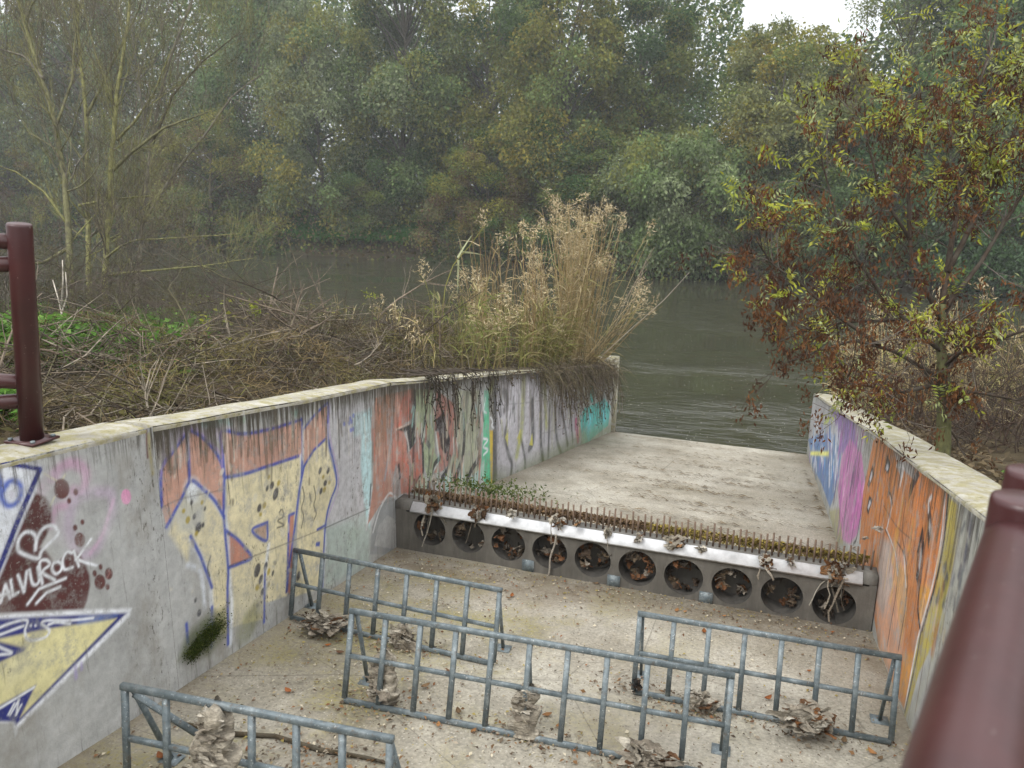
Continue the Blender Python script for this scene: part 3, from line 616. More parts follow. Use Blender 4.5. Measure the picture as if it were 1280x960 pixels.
for k in range(60):
    x = rnd.uniform(622, 735); y = lerp(480, 470, (x - 620) / 120) + rnd.uniform(0, 50); C.line([(x, y), (x + rnd.uniform(-2, 2), y + rnd.uniform(8, 40))], rnd.uniform(.012, .045), rnd.choice([(.08,.08,.085), (.62,.61,.65), (.30,.29,.30), (.36,.36,.14), (.2,.17,.13)]), rnd.uniform(.3, .8), .012)
for k in range(40):
    x = rnd.uniform(470, 600); y = rnd.uniform(485, 520); C.line([(x, y), (x, y + rnd.uniform(20, 50))], .025, (.10,.08,.06), rnd.uniform(.25, .5), .012)
B.poly([(296,790),(306,768),(322,752),(326,770),(312,800),(298,812)], (.16,.17,.05), .55, .03); B.poly([(222,826),(232,795),(262,765),(282,762),(284,790),(262,820)], (.09,.11,.03), .7, .03)
for k in range(120):                             # dirty runs and faded patches on the lettering
    x = rnd.uniform(195, 470); yt = np.interp(x, [187, 480], [533, 483]); y = yt + rnd.uniform(0, 40); L = rnd.uniform(10, 60)
    B.line([(x, y), (x + rnd.uniform(-1, 2), y + L)], rnd.uniform(.006, .028), rnd.choice([(.09,.075,.05), (.13,.10,.07), (.62,.58,.50), (.20,.17,.12)]), rnd.uniform(.2, .65), .006)
for k in range(70):
    x = rnd.uniform(210, 400); y = rnd.uniform(570, 760); B.spot(x, y, rnd.uniform(.8, 3), rnd.uniform(1.5, 7), rnd.choice([(.10,.09,.07), (.5,.5,.47), (.36,.34,.28), (.64,.60,.48)]), rnd.uniform(.3, .7), rnd.uniform(-.3, .5), .006)
A.build('wall_panel', lw, .45); B.build('wall_panel', lw, 1.1); C.build('wall_panel', lw, 1.25)
wall_body(41, [(wl(y), y, tz(y)) for y in yA], .30, 1, 2.2, lw)
wall_body(42, [(wl(y), y, tz(y)) for y in (3.2, 4.6, 6.08)], .27, 1, 2.2, lw)
wall_body(43, [(float(wl(y)), y, float(fz(y))) for y in yC], .27, 1, 2.6, lw)
pm = MB(); pz = float(on_y(761, 448, 14.5)[2]); x0 = float(wl(14.55))
pm.box((x0 - .32, 14.553, -.6), (x0 + .06, 14.80, pz)); pm.build('end_pier', M_COPE, lw)

# --- right wall
rw = thing('concrete_wall', 'concrete channel wall with orange, purple and blue graffiti beneath the brown leaved tree', 'wall', (1.2, 8, slab_z(8)))
rb = lambda y: (float(wr(y)), y, slab_z(y) - .03)
tp = top_from([(1233,650),(1102,547)], rb(4.55), rb(9.05)) + top_from([(1020,493),(1011,489)], rb(9.05), rb(14.4))
tp = sorted(tp, key=lambda p: p[1]); ty = [p[1] for p in tp]; tzr = [p[2] for p in tp]
rz = lambda y: float(np.interp(y, [2.6] + ty, [tzr[0] + .16 * (ty[0] - 2.6)] + tzr))
yR = [2.6] + [float(y) for y in ty[:-1]] + [9.05, 14.4]; yR = sorted(set(yR))
Rf = Face([rb(y) for y in yR if y <= 9.05], [(wr(y), y, rz(y)) for y in yR if y <= 9.05], .008, 200)
Rg = Face([rb(y) for y in yR if y >= 9.05], [(wr(y), y, rz(y)) for y in yR if y >= 9.05], .014, 120)
c4 = sc((980, 470), 2.133); r7 = sc((1000, 480), 4.8); r8 = sc((1060, 540), 2.667)
ORANGE = (.54, .205, .065)
for F in (Rf, Rg):
    F.poly(r7((60,100),(200,120),(330,200),(420,270),(330,560),(250,560),(120,520),(50,300)), (.36,.35,.38), .6, .03)
    F.poly(r7((50,330),(120,300),(240,300),(245,440),(215,640),(180,745),(130,600),(75,500)), (.10,.20,.42), .85, .02)
    F.poly(r7((190,150),(320,180),(345,380),(300,420),(240,420),(225,300)), (.22,.13,.36), .8, .03)
    F.poly(r7((228,640),(250,440),(300,330),(370,420),(395,640),(345,900),(300,960),(245,930)), (.50,.19,.40), .9, .02)
    F.poly(r7((330,560),(395,600),(380,760),(330,880),(300,860)), (.55,.16,.42), .8, .02)
    F.poly(r7((175,760),(235,740),(260,960),(215,960)), (.34,.31,.13), .7, .03)
for k in range(90):
    x = rnd.uniform(55, 240); y = rnd.uniform(230, 520); L = rnd.uniform(30, 130)
    c = rnd.choice([(.62,.64,.70)] * 4 + [(.06,.10,.30), (.10,.28,.55), (.28,.2,.45)])
    for F in (Rf, Rg): F.line(r7((x, y), (x + rnd.uniform(-6, 4), y + L)), rnd.uniform(.04, .10), c, rnd.uniform(.5, .95), .02)
for k in range(110):
    x = rnd.uniform(215, 395); y = rnd.uniform(170, 840); L = rnd.uniform(40, 170)
    for F in (Rf, Rg): F.line(r7((x, y), (x - L * .14, y + L)), rnd.uniform(.02, .06), rnd.choice([(.62,.40,.58), (.20,.10,.26), (.40,.12,.36), (.10,.07,.12)]), rnd.uniform(.4, .8), .012)
Rf.line(r7((395,560),(345,900),(320,960)), .03, BLACK, .8); Rg.line(r7((292,430),(300,470)), .12, WHITE, .8); Rg.line(r7((64,416),(172,418)), .06, (.75,.74,.25), 1, .015, False)
Rf.poly(r7((380,640),(440,340),(480,300),(576,390),(600,860),(520,980),(355,960)), ORANGE, .92)
Rf.poly(c4((250,175),(350,238),(436,312),(432,350),(402,560),(352,720),(322,890),(300,850),(252,720),(240,640),(250,520),(198,505),(205,450),(228,250)), ORANGE, .95, .012)
Rf.poly(c4((242,560),(268,430),(300,440),(330,500),(322,690),(300,830),(252,720)), (.56,.33,.23), .75, .03); Rf.poly(c4((255,430),(285,440),(290,560),(262,640),(248,600)), (.42,.38,.35), .7, .03)
Rf.poly(c4((345,240),(436,312),(425,430),(395,560),(360,660),(355,450)), (.58,.19,.05), .6, .03); Rf.poly(c4((290,490),(330,520),(328,640),(312,720)), (.58,.34,.12), .6, .02)
Rf.poly(c4((360,560),(395,560),(372,650),(362,660)), (.62,.33,.05), .8, .02); Rf.poly(c4((320,740),(345,740),(325,860),(308,840)), (.60,.32,.08), .6, .02)
Rf.poly(c4((438,322),(462,340),(475,380),(440,560),(405,700),(360,790),(330,900),(318,930),(322,890),(352,720),(402,560),(432,400)), (.42,.34,.055), .9, .012)
Rf.poly(c4((462,345),(540,392),(500,560),(400,780),(330,960),(318,930),(400,720),(450,540)), (.36,.36,.31), .75, .03)
for k in range(26):
    t = rnd.random(); x = lerp(500, 400, t) + rnd.uniform(-30, 30); y = lerp(370, 720, t) + rnd.uniform(-20, 20)
    Rf.line(c4((x, y), (x - rnd.uniform(2, 8), y + rnd.uniform(10, 50))), rnd.uniform(.015, .05), rnd.choice([(.06,.06,.09), (.10,.11,.12), (.30,.27,.06)]), rnd.uniform(.4, .85), .01)
Rf.line(c4((438,318),(426,440),(402,562),(368,676)), .032, BLACK); Rf.line(c4((430,318),(418,440),(396,556),(362,680),(352,725),(322,885)), .022, (.72,.70,.70), .9)
Rf.line(c4((366,676),(352,760),(322,895)), .025, (.08,.07,.08), .9)
Rf.poly(c4((388,335),(394,380),(391,430),(384,468),(382,420),(383,365)), BLACK, .9, .010); Rf.poly(c4((388,380),(391,400),(388,420),(386,402)), (.60,.58,.58), .85, .008); Rf.line(c4((385,360),(386,335),(393,322)), .03, (.72,.70,.70), .85)
Rf.poly(c4((370,396),(374,450),(367,540),(360,575),(352,540),(354,470)), BLACK); Rf.poly(c4((366,445),(367,480),(361,525),(358,503)), (.60,.58,.58), .85, .008); Rf.line(c4((361,560),(357,620),(362,670)), .028, BLACK)
Rf.poly(c4((357,245),(362,265),(345,300),(332,335),(336,290)), (.05,.04,.05), .95)
for st, w, c in ((((300,440),(318,470),(326,500),(329,560),(320,640),(305,730)), .014, BLACK), (((270,410),(290,450),(301,500),(300,570),(285,660),(275,720)), .014, BLACK), (((262,320),(252,400),(248,520)), .012, BLACK), (((325,330),(315,410),(322,470)), .012, BLACK),
                 (((265,345),(300,400),(345,440)), .008, (.15,.09,.06)), (((272,405),(296,470),(303,530)), .014, (.68,.66,.66)), (((283,320),(286,350),(276,400)), .03, (.62,.60,.60)), (((280,310),(285,318),(290,345)), .022, BLACK), (((268,175),(258,250),(245,330)), .02, (.12,.07,.12)), (((320,480),(325,560)), .02, (.70,.68,.68))):
    Rf.line(c4(*st), w, c, .9, .006)
for q in (((276,208),(284,235),(278,262),(268,248)), ((236,235),(240,262),(226,300),(222,290)), ((228,318),(236,330),(224,372),(220,355))): Rf.poly(c4(*q), BLACK, .95, .008)
for q in (((276,228),(279,245),(274,255),(271,247)), ((235,250),(236,268),(229,285),(228,275)), ((229,330),(232,338),(225,358),(223,350))): Rf.poly(c4(*q), (.6,.6,.66), .95, .005)
Rf.poly(c4((295,205),(350,245),(345,275),(318,250),(312,280),(302,240)), (.42,.42,.42), .9, .01); Rf.line(c4((300,240),(318,245),(310,290)), .03, (.68,.67,.67), .8)
for k in range(150):
    t = rnd.random(); x = lerp(215, 425, t) + rnd.uniform(-10, 10); y = rnd.uniform(lerp(200, 330, t), lerp(470, 700, t)); L = rnd.uniform(20, 110)
    Rf.line(c4((x, y), (x - L * .16, y + L)), rnd.uniform(.008, .035), rnd.choice([(.30,.10,.04), (.66,.32,.14), (.60,.44,.35), (.40,.15,.05), (.14,.08,.06), (.60,.36,.08)]), rnd.uniform(.2, .6), .008)
for k in range(40):                              # dirty runs below the coping
    y = rnd.uniform(3.6, 12.5); F = Rf if y < 9 else Rg; uu = float(np.interp(y, F.b[:, 1], F.su)); zt = rz(y); L = rnd.uniform(.15, .6); sl = F._span(uu - .1, uu + .1); w_ = rnd.uniform(.012, .05)
    d = F.segd(F.u[sl], F.z[sl], np.array([uu, zt]), np.array([uu + rnd.uniform(-.02, .02), zt - L])); F.blend(sl, np.clip(.5 + (w_/2 - d) / .02, 0, 1), (.10,.08,.05), rnd.uniform(.3, .75))
for k in range(34):                              # board marks of the formwork, and grime
    y = 4.0 + k * .125; zt = rz(y); w_ = rnd.uniform(.006, .013)
    uu = Rf.su[-1] * 0 + np.interp(y, Rf.b[:, 1], Rf.su); q = np.array([[uu, zt - .02], [uu + rnd.uniform(-.01, .01), slab_z(y) + rnd.uniform(0, .5)]])
    sl = Rf._span(uu - .05, uu + .05); d = Rf.segd(Rf.u[sl], Rf.z[sl], q[0], q[1]); Rf.blend(sl, np.clip(.5 + (w_/2 - d) / .008, 0, 1), (.16,.08,.05), rnd.uniform(.25, .7))
for F in (Rf, Rg):
    q = np.array([[u_, np.interp(u_, F.uu, F.bot[:, 0]) + .06] for u_ in np.linspace(0, F.su[-1], 20)])
    for a_, b_ in zip(q[:-1], q[1:]):
        sl = F._span(a_[0] - .3, b_[0] + .3); F.blend(sl, np.clip(.5 + (.06 - F.segd(F.u[sl], F.z[sl], a_, b_)) / .12, 0, 1) * .6, (.20,.19,.12), .5)
Rf.build('wall_panel', rw, .75); Rg.build('wall_panel', rw, .6)
wall_body(44, [(wr(y), y, rz(y)) for y in yR], .36, -1, 2.4, rw)
# ------------------------------------------------------------------ weir beam with ten holes and a comb of pins
DA = on_slab(500, 685); DB = on_slab(1090, 790); DA[0] = wl(6.1) + .004; DB[0] = wr(5.9) - .004
ex = unit([DB[0] - DA[0], DB[1] - DA[1], 0]); ey = np.array([-ex[1], ex[0], 0]); DL = np.linalg.norm((DB - DA)[:2])
dloc = lambda P: (np.dot(P - DA, ex), P[2])
dw = lambda a, b, z: np.array([DA[0], DA[1], 0]) + ex * a + ey * b + np.array([0, 0, z])
holes = [dloc(on_vplane(537 + 0, 663, DA, DB)), dloc(on_vplane(1042, 760, DA, DB))]
lip = [dloc(on_vplane(514, 637, DA, DB)), dloc(on_vplane(1078, 728, DA, DB))]
HX = np.linspace(holes[0][0], holes[1][0], 10); HR = .160
hz = lambda a: np.interp(a, [holes[0][0], holes[1][0]], [holes[0][1] + .01, holes[1][1] + .02])
lz = lambda a: np.interp(a, [lip[0][0], lip[1][0]], [lip[0][1], lip[1][1]])
dam = thing('weir_beam', 'dark concrete weir beam with ten round holes and a comb of pins across the channel', 'weir', DA)
m = MB(); edges = [0.0] + list((HX[:-1] + HX[1:]) / 2) + [DL]; N = 40; th = np.linspace(0, 2 * math.pi, N, endpoint=False)
zb = slab_z(6.1) - .06
for k, hx in enumerate(HX):
    zc = hz(hx); ring = [dw(hx + HR * math.cos(t), 0, zc + HR * math.sin(t)) for t in th]; rect = []
    for t in th:
        dx, dz = math.cos(t), math.sin(t); x0, x1 = edges[k] - hx, edges[k+1] - hx; z0, z1 = zb - zc, lz(hx) - zc
        s_ = min((x1 if dx > 0 else x0) / dx if abs(dx) > 1e-6 else 9, (z1 if dz > 0 else z0) / dz if abs(dz) > 1e-6 else 9)
        rect.append((hx + s_ * dx, zc + s_ * dz))
    # snap the nearest samples onto the four corners
    for cx in (edges[k], edges[k+1]):
        for czz in (zb, lz(hx)):
            i0 = int(np.argmin([(r[0]-cx)**2 + (r[1]-czz)**2 for r in rect])); rect[i0] = (cx, czz)
    rect = [dw(a, 0, lz(a) if abs(z - lz(hx)) < 1e-6 else z) for a, z in rect]
    m.add(ring + rect, [(i, N + i, N + (i+1) % N, (i+1) % N) for i in range(N)])
# top behind the plate and the back
for k in range(10):
    a0, a1_ = edges[k], edges[k+1]
    m.add([dw(a0, 0, lz(a0)), dw(a1_, 0, lz(a1_)), dw(a1_, .045, lz(a1_)+.057), dw(a0, .045, lz(a0)+.057), dw(a1_, .17, lz(a1_)+.06), dw(a0, .17, lz(a0)+.06), dw(a1_, .19, zb-.1), dw(a0, .19, zb-.1)], [(0,1,2,3), (3,2,4,5), (5,4,6,7)])
m.build('beam_face', M_DAM, dam)
for hx in HX:                                    # each pipe through the beam: its bore, closed by a near-black disc that stands for the shaded depth
    m = MB(); zc = hz(hx); V = [dw(hx + HR * math.cos(t), b, zc + HR * math.sin(t)) for b in (.0015, .34) for t in th]
    m.add(V, [(i, (i+1) % N, N + (i+1) % N, N + i) for i in range(N)]); m.build('pipe_bore', M_BORE, dam, True); m = MB(); m.add([dw(hx, .352, zc)] + V[N:], T=[(0, 1 + i, 1 + (i+1) % N) for i in range(N)]); m.build('dark_end', M_SHADE, dam)
m = MB()                                         # pale plate along the lip
a0, a1_ = lip[0][0], lip[1][0]
pr = [(-.026, -.016), (-.030, .002), (.036, .062), (.048, .064), (.048, .05)]
V = [dw(a, b, lz(a) + z) for a in (a0, a1_) for b, z in pr]; n = len(pr)
m.add(V, [(i, (i+1) % n, n + (i+1) % n, n + i) for i in range(n)], [(0, i+1, i) for i in range(1, n-1)] + [(n, n+i, n+i+1) for i in range(1, n-1)])
m.build('lip_plate', M_CAPW, dam)
for e0, e1 in ((.0, a0 - .012), (a1_ + .012, DL)):
    m = MB(); V = [dw(a, b, z + lz(a)) for a in (e0, e1) for b, z in ((-.0025, -.01), (-.0025, .066), (.165, .068), (.165, -.01))]; m.add(V, [(0,1,2,3), (7,6,5,4), (0,4,5,1), (1,5,6,2), (2,6,7,3)]); m.build('end_block', M_DAM, dam)
m = MB(); m.add([dw(a, b, lz(a) + z) for a in (a0 - .05, a1_ + .05) for b, z in ((-.006, -.022), (-.006, -.013), (.0, -.013), (.0, -.022))], [(0,1,5,4), (1,2,6,5), (3,0,4,7), (0,3,2,1), (4,5,6,7)]); m.build('lip_shadow', M_SHADE, dam)  # thin dark strip painting the shadow line below the pale plate
npins = 78
for k in range(npins):
    a = lerp(.09, DL - .05, k / (npins - 1)) + rnd.uniform(-.004, .004); b = .105 + rnd.uniform(-.004, .004); h = .19 + rnd.uniform(-.02, .018)
    if a < .55: h += .03
    p0 = dw(a, b, lz(a) + .05); p1 = p0 + np.array([rnd.uniform(-.005, .005), .012 + rnd.uniform(-.006, .006), h])
    MB().tube([p0, p1], .0082, 7).build('pin', M_PIN, dam)
for a, zz in ((HX[2] + HX[3], 0), (HX[4] + HX[5], 0), (HX[6] + HX[7], 0)):
    a = a / 2; zt = slab_z(6) + .10; m = MB()
    V = [dw(a + x, b, z) for b in (-.012, -.001) for x, z in ((-.055, zt - .13), (.055, zt - .13), (.055, zt), (-.055, zt))]
    m.add(V, [(0,1,2,3), (0,4,5,1), (1,5,6,2), (2,6,7,3), (3,7,4,0)]); m.build('foot_bracket', M_GALV, dam)

# ------------------------------------------------------------------ steel barriers standing on the channel floor
def barrier(label, BL, BR, nspan, h=.47, off=.115, foot=.26, bw=.030, diag=False, braces=(0, 1)):
    BL, BR = np.array(BL, float), np.array(BR, float); BL[2] = slab_z(BL[1]) + .018; BR[2] = slab_z(BR[1]) + .018
    r = thing('steel_barrier', label, 'barrier', (BL + BR) / 2, 'low galvanised steel barriers on the channel floor')
    ux = unit(BR - BL); lean = np.array([0, off, h]); up = unit(lean); nrm = np.cross(ux, up)
    TL, TR = BL + lean, BR + lean
    MB().bar(TL - ux * bw * .5, TR + ux * bw * .5, bw, bw, nrm).build('top_rail', M_GALV, r)
    MB().bar(BL, BR, bw, bw * .8, nrm).build('bottom_rail', M_GALV, r)
    for k in range(nspan):
        a, b = lerp(BL, BR, k / nspan), lerp(BL, BR, (k + 1) / nspan); q = lean * .5
        MB().bar(a + q + ux * bw * .47, b + q - ux * bw * .47, bw * .82, bw * .82, nrm).build('middle_rail', M_GALV, r)
    for k in range(nspan + 1):
        p = lerp(BL, BR, k / nspan); MB().bar(p + up * bw * .42, p + lean - up * bw * .5, bw, bw * .8, nrm).build('upright', M_GALV, r)
    for e in braces:
        p = lerp(BL, BR, e) + ux * (bw * (.5 if e < .5 else -.5)); t = p + lean * .97 + np.array([0, bw * .9, 0]); f = p + np.array([0, foot, 0]); f[2] = slab_z(f[1]) + .012
        MB().bar(t, f, bw * .85, bw * .6, (1, 0, 0)).build('brace', M_GALV, r)
        fp = MB(); fp.box((f[0] - .05, f[1] - .04, f[2] - .010), (f[0] + .05, f[1] + .045, f[2] - .003)); fp.build('foot_plate', M_GALV, r)
    return r
barrier('galvanised steel barrier standing against the graffiti wall under the salmon letters', (-2.915, 4.30, 0), (-1.345, 4.20, 0), 7)
barrier('longest galvanised barrier, ten bays wide, in the middle of the channel floor', (-2.00, 3.43, 0), (.115, 3.50, 0), 10, .50, .13, braces=(0, .5, 1))
barrier('galvanised steel barrier on the right side, one end by the orange painted wall', (-.435, 4.20, 0), (1.02, 4.20, 0), 7)
barrier('nearest galvanised barrier with a slanting stay at its left end', (-2.52, 2.36, 0), (-1.24, 2.43, 0), 6, .50, .05)
MB().bar((-2.50, 2.44, slab_z(2.4) + .47), (-2.28, 2.62, slab_z(2.6) + .17), .03, .022, (1, 0, 0)).build('stay', M_GALV, [o for o in ORG if o.name.startswith('steel_barrier')][-1])

# ------------------------------------------------------------------ wads of washed-up wipes and leaves
M_RAG = foliage('sodden_rag', .85, .05, False)
def rag_mat_bump():
    t = M_RAG.node_tree; b = t.nodes['Principled BSDF']; g = G(t); v = g.coord((1, 1, 2.5)); g.bump(g.noise(v, 45, 5, .65), .8, .02, b)
rag_mat_bump()
def rag_grain():
    t = M_RAG.node_tree; b = t.nodes['Principled BSDF']; g = G(t); c = b.inputs['Base Color'].links[0].from_socket
    g.link(g.mix(.8, c, g.ramp(g.noise(g.coord((1, 1, 3)), 38, 6, .75), (.33, .35), (.66, 1.4)), 'MULTIPLY'), b.inputs['Base Color'])
rag_grain()
GREYS = [(.33, .295, .235), (.27, .235, .185), (.40, .365, .30), (.21, .18, .14)]
BROWNS = [(.14, .075, .04), (.20, .09, .035), (.10, .06, .035), (.24, .13, .06)]
def crumple(m, c, e, n, seed, cols, wr_=.30, hang=0.0):
    """n folded, curling sheets heaped round c; e = half sizes"""
    g = np.random.default_rng(seed); e = np.asarray(e, float)
    for k in range(n):
        nu, nv = 19, 15; U_, V_ = np.meshgrid(np.linspace(-1, 1, nu), np.linspace(-1, 1, nv), indexing='ij')
        outline = 1 + .25 * np.sin(3 * np.arctan2(V_, U_) + g.uniform(0, 6)) + .15 * np.sin(7 * np.arctan2(V_, U_) + g.uniform(0, 6))
        P = np.stack([U_ * outline, V_ * outline], -1); wv = Wav(seed * 31 + k, 2.6, 8, 2); wv2 = Wav(seed * 37 + k, 8.5, 10, 2)
        q = P.reshape(-1, 2); f = wv(q) * .5 + wv2(q) * wr_
        cu = g.uniform(.3, 1.3); ang = q[:, 0] * cu
        L = np.stack([np.sin(ang) / max(cu, .3), q[:, 1], f * .55 + (1 - np.cos(ang)) * g.choice([-1, 1]) * .7], -1)
        Q_, _ = np.linalg.qr(g.normal(size=(3, 3))); s_ = g.uniform(.38, .72)
        X_ = (L @ Q_.T) * s_; X_ = X_ * e * .85 + np.asarray(c) + g.uniform(-.35, .35, 3) * e
        base = np.array(cols[g.integers(len(cols))]); cc = base * (1 + .35 * np.clip(f, -1, 1))[:, None] * g.uniform(.8, 1.2)
        i, j = np.meshgrid(np.arange(nu - 1), np.arange(nv - 1), indexing='ij'); a = (i * nv + j).ravel()
        m.add(X_, np.stack([a, a + nv, a + nv + 1, a + 1], -1), c=np.clip(cc, .01, 1))
def strips(m, c, n, L, w, seed, cols, d=(0, -.2, -1)):
    g = np.random.default_rng(seed); P = np.asarray(c) + g.normal(size=(n, 3)) * .03
    for p in P:
        pts = [p]; dr = unit(np.asarray(d) + g.normal(size=3) * .35); l = L * g.uniform(.5, 1.2)
        for s_ in range(5): dr = unit(dr + g.normal(size=3) * .25 + np.array([0, 0, -.25])); pts.append(pts[-1] + dr * l / 5)
        pts = np.array(pts); sd = unit(np.cross(dr, g.normal(size=3))) * w * g.uniform(.5, 1.3)
        V = np.concatenate([pts - sd, pts + sd + g.normal(size=pts.shape) * w * .3]); b = np.array(cols[g.integers(len(cols))]) * g.uniform(.7, 1.2)
        m.add(V, [(k, k + 1, k + 7, k + 6) for k in range(5)], c=b)
def column_wad(m, base, w, h, seed, cols):
    """a sodden wipe-wad wrapped round an upright, with many level folds"""
    g = np.random.default_rng(seed); nu, nv = 26, 44; U_, V_ = np.meshgrid(np.linspace(0, 2 * math.pi, nu, endpoint=False), np.linspace(0, 1, nv), indexing='ij')
    w1 = Wav(seed, 1, 12, 3); ph = np.stack([np.cos(U_) * .9, np.sin(U_) * .9, V_ * 3], -1).reshape(-1, 3)
    q = np.stack([np.cos(U_) * 2.2, np.sin(U_) * 2.2, V_ * 22 + np.cos(U_ + seed) * 2.5], -1).reshape(-1, 3); fold = Wav(seed + 1, 1, 8, 3)(q).reshape(U_.shape)
    r = (1 + .40 * w1(ph * 2.6).reshape(U_.shape) + .26 * fold) * (.8 + .3 * (1 - V_)) * np.clip(np.minimum(V_ * 14 + .6, (1 - V_) * 9 + .55), 0, 1)
    X_ = np.stack([base[0] + w * r * np.cos(U_), base[1] + w * .5 * r * np.sin(U_) + V_ * h * .24, base[2] + h * V_ + .02 * fold + .10 * h * V_ * np.cos(U_ * 2 + seed)], -1).reshape(-1, 3)
    a = (np.arange(nu)[:, None] * nv + np.arange(nv - 1)[None]).ravel(); b = ((np.arange(nu)[:, None] + 1) % nu * nv + np.arange(nv - 1)[None]).ravel()
    cc = np.array(cols[0]) * (1 + .35 * fold.reshape(-1, 1) + .2 * w1(ph).reshape(-1, 1)); m.add(X_, np.stack([a, b, b + 1, a + 1], -1), c=np.clip(cc, .02, 1))
def wad(label, c, e, n, seed, cols, group='wads of washed-up rags and leaves', tails=0, col=None, name='rag_wad', cat='debris'):
    m = MB()
    if col:
        column_wad(m, *col, seed, GREYS)
        for q in range(8): crumple(m, np.asarray(col[0]) + [0, -col[1] * .32 + col[2] * .03 * q, col[2] * (.06 + .125 * q)], (col[1] * 1.15, col[1] * .42, .032), 4, seed * 50 + q, GREYS, .3)
    if n: crumple(m, c, e, n, seed, cols)
    if tails: strips(m, c, tails, e[2] * 3.2, .008, seed, GREYS)
    o = m.build(name, M_RAG, None, True, c, True); return tagp(o, label, cat, group)
def bar_pt(px, py, y): p = on_y(px, py, y); return p
s_ = on_slab
wad('flat heap of dead leaves and rags at the barrier foot beside the graffiti wall', on_y(405, 778, 4.18), (.20, .12, .05), 34, 1, GREYS + GREYS + BROWNS[:1])
wad('crumpled pale rag wad hanging in the second bay of the barrier under the salmon letters', on_y(502, 797, 4.22), (.12, .08, .09), 26, 2, GREYS, tails=4)
wad('pleated grey rag column wrapped round the left end of the longest barrier', on_y(475, 868, 3.42), (.08, .05, .05), 3, 3, GREYS, col=(s_(476, 880), .085, .27))
wad('pleated grey rag column under the middle stay of the longest barrier', on_y(653, 905, 3.44), (.05, .04, .04), 1, 4, GREYS + BROWNS, col=(s_(653, 921), .075, .27))
wad('torn brown and grey rags piled at the bottom edge of the longest barrier, right end', on_y(815, 948, 3.40), (.19, .12, .06), 38, 5, GREYS + GREYS + BROWNS[:1])
wad('curled grey rag with brown leaf on the bottom rail of the orange wall barrier', on_y(874, 880, 4.15), (.12, .08, .08), 24, 6, GREYS + BROWNS[:1], tails=3)
wad('small black and brown lump at the left foot of the barrier by the orange wall', on_y(796, 857, 4.18), (.05, .04, .06), 6, 7, [(.03, .028, .026), (.10, .07, .05)])
wad('large tangled clump of leaves and rags on the barrier by the orange wall', on_y(1008, 898, 4.08), (.175, .13, .075), 50, 8, GREYS + GREYS[:2] + BROWNS[:2])
wad('tall torn grey rag wad on the nearest barrier, draped over its middle rail', on_y(258, 945, 2.42), (.09, .06, .12), 7, 9, GREYS, col=(on_y(262, 985, 2.34), .10, .36))
wad('small twig and leaf tuft by the wall end of the salmon letter barrier', on_y(383, 770, 4.42), (.05, .04, .04), 5, 10, BROWNS)
damwads = [(541, 628, .085, .095, 9, 'rag and leaf bunch on the left end of the pale plate, above the first hole', 5), (600, 640, .085, .085, 9, 'pale rag and brown leaves slumped over the pale plate above the second hole', 2), (641, 640, .045, .035, 4, 'small pale scrap lying on the pale plate above the third hole', 0),
           (697, 650, .075, .06, 7, 'wad with a long pale string hanging down over the fourth hole', 2), (722, 652, .04, .04, 4, 'reddish leaf clump among the pins above the fifth hole', 0), (760, 664, .045, .05, 5, 'pale rag scrap hooked on the plate above the sixth hole', 1),
           (800, 672, .045, .04, 5, 'brown leaf bunch on the plate to the left of the seventh hole', 0), (843, 677, .085, .06, 9, 'grey and brown rag heap above the seventh hole', 0), (880, 686, .065, .035, 3, 'flat folded grey rag lying over the plate above the eighth hole', 1),
           (959, 702, .06, .07, 8, 'pale rag bunch with a brown tail hanging above the ninth hole', 3), (989, 701, .035, .05, 4, 'small pale rag with a red brown core right of the ninth hole', 0), (1046, 716, .105, .10, 12, 'big tangled knot of rags and leaves above the tenth hole, by the orange wall', 9),
           (545, 600, .03, .05, 3, 'wet pale rag strip stuck to the red graffiti above the weir beam', 1)]
for k, (px, py, w_, h_, n, lab, tl) in enumerate(damwads):
    p = on_vplane(px, py, dw(0, .02, 0), dw(1, .02, 0)) + ey * -.02
    wad(lab, p, (w_ * 1.2, .085, h_ * 1.2), int(n * 2.2), 40 + k, (GREYS[:3] + [(.42, .39, .34)] + (BROWNS if k not in (2, 5, 8, 12) else [])), 'rags and leaves caught on the weir beam', tl)
pS = on_vplane(695, 668, dw(0, -.03, 0), dw(1, -.03, 0)); pE = on_vplane(684, 722, dw(0, -.03, 0), dw(1, -.03, 0))
m = MB(); ps = [lerp(pS, pE, t) + np.array([.008 * math.sin(9 * t), 0, 0]) for t in np.linspace(0, 1, 12)]; m.tube(ps, .009, 5, c=(.42, .38, .32)); tagp(m.build('hanging_string', M_RAG, None, True, pS, True), 'pale sodden string hanging in front of the fourth hole', 'string')
m = MB(); g_ = [(1052, 700), (1068, 686), (1082, 673), (1098, 662)]
for k, (x, y) in enumerate(g_): crumple(m, on_x(x, y, 1.10), (.045, .03, .035), 3, 90 + k, [(.55, .52, .46), (.45, .42, .36)])
tagp(m.build('rag_streamer', M_RAG, None, False, on_x(1070, 680, 1.1), True), 'pale twisted rag stretched from the pins up to the orange painted wall', 'debris')
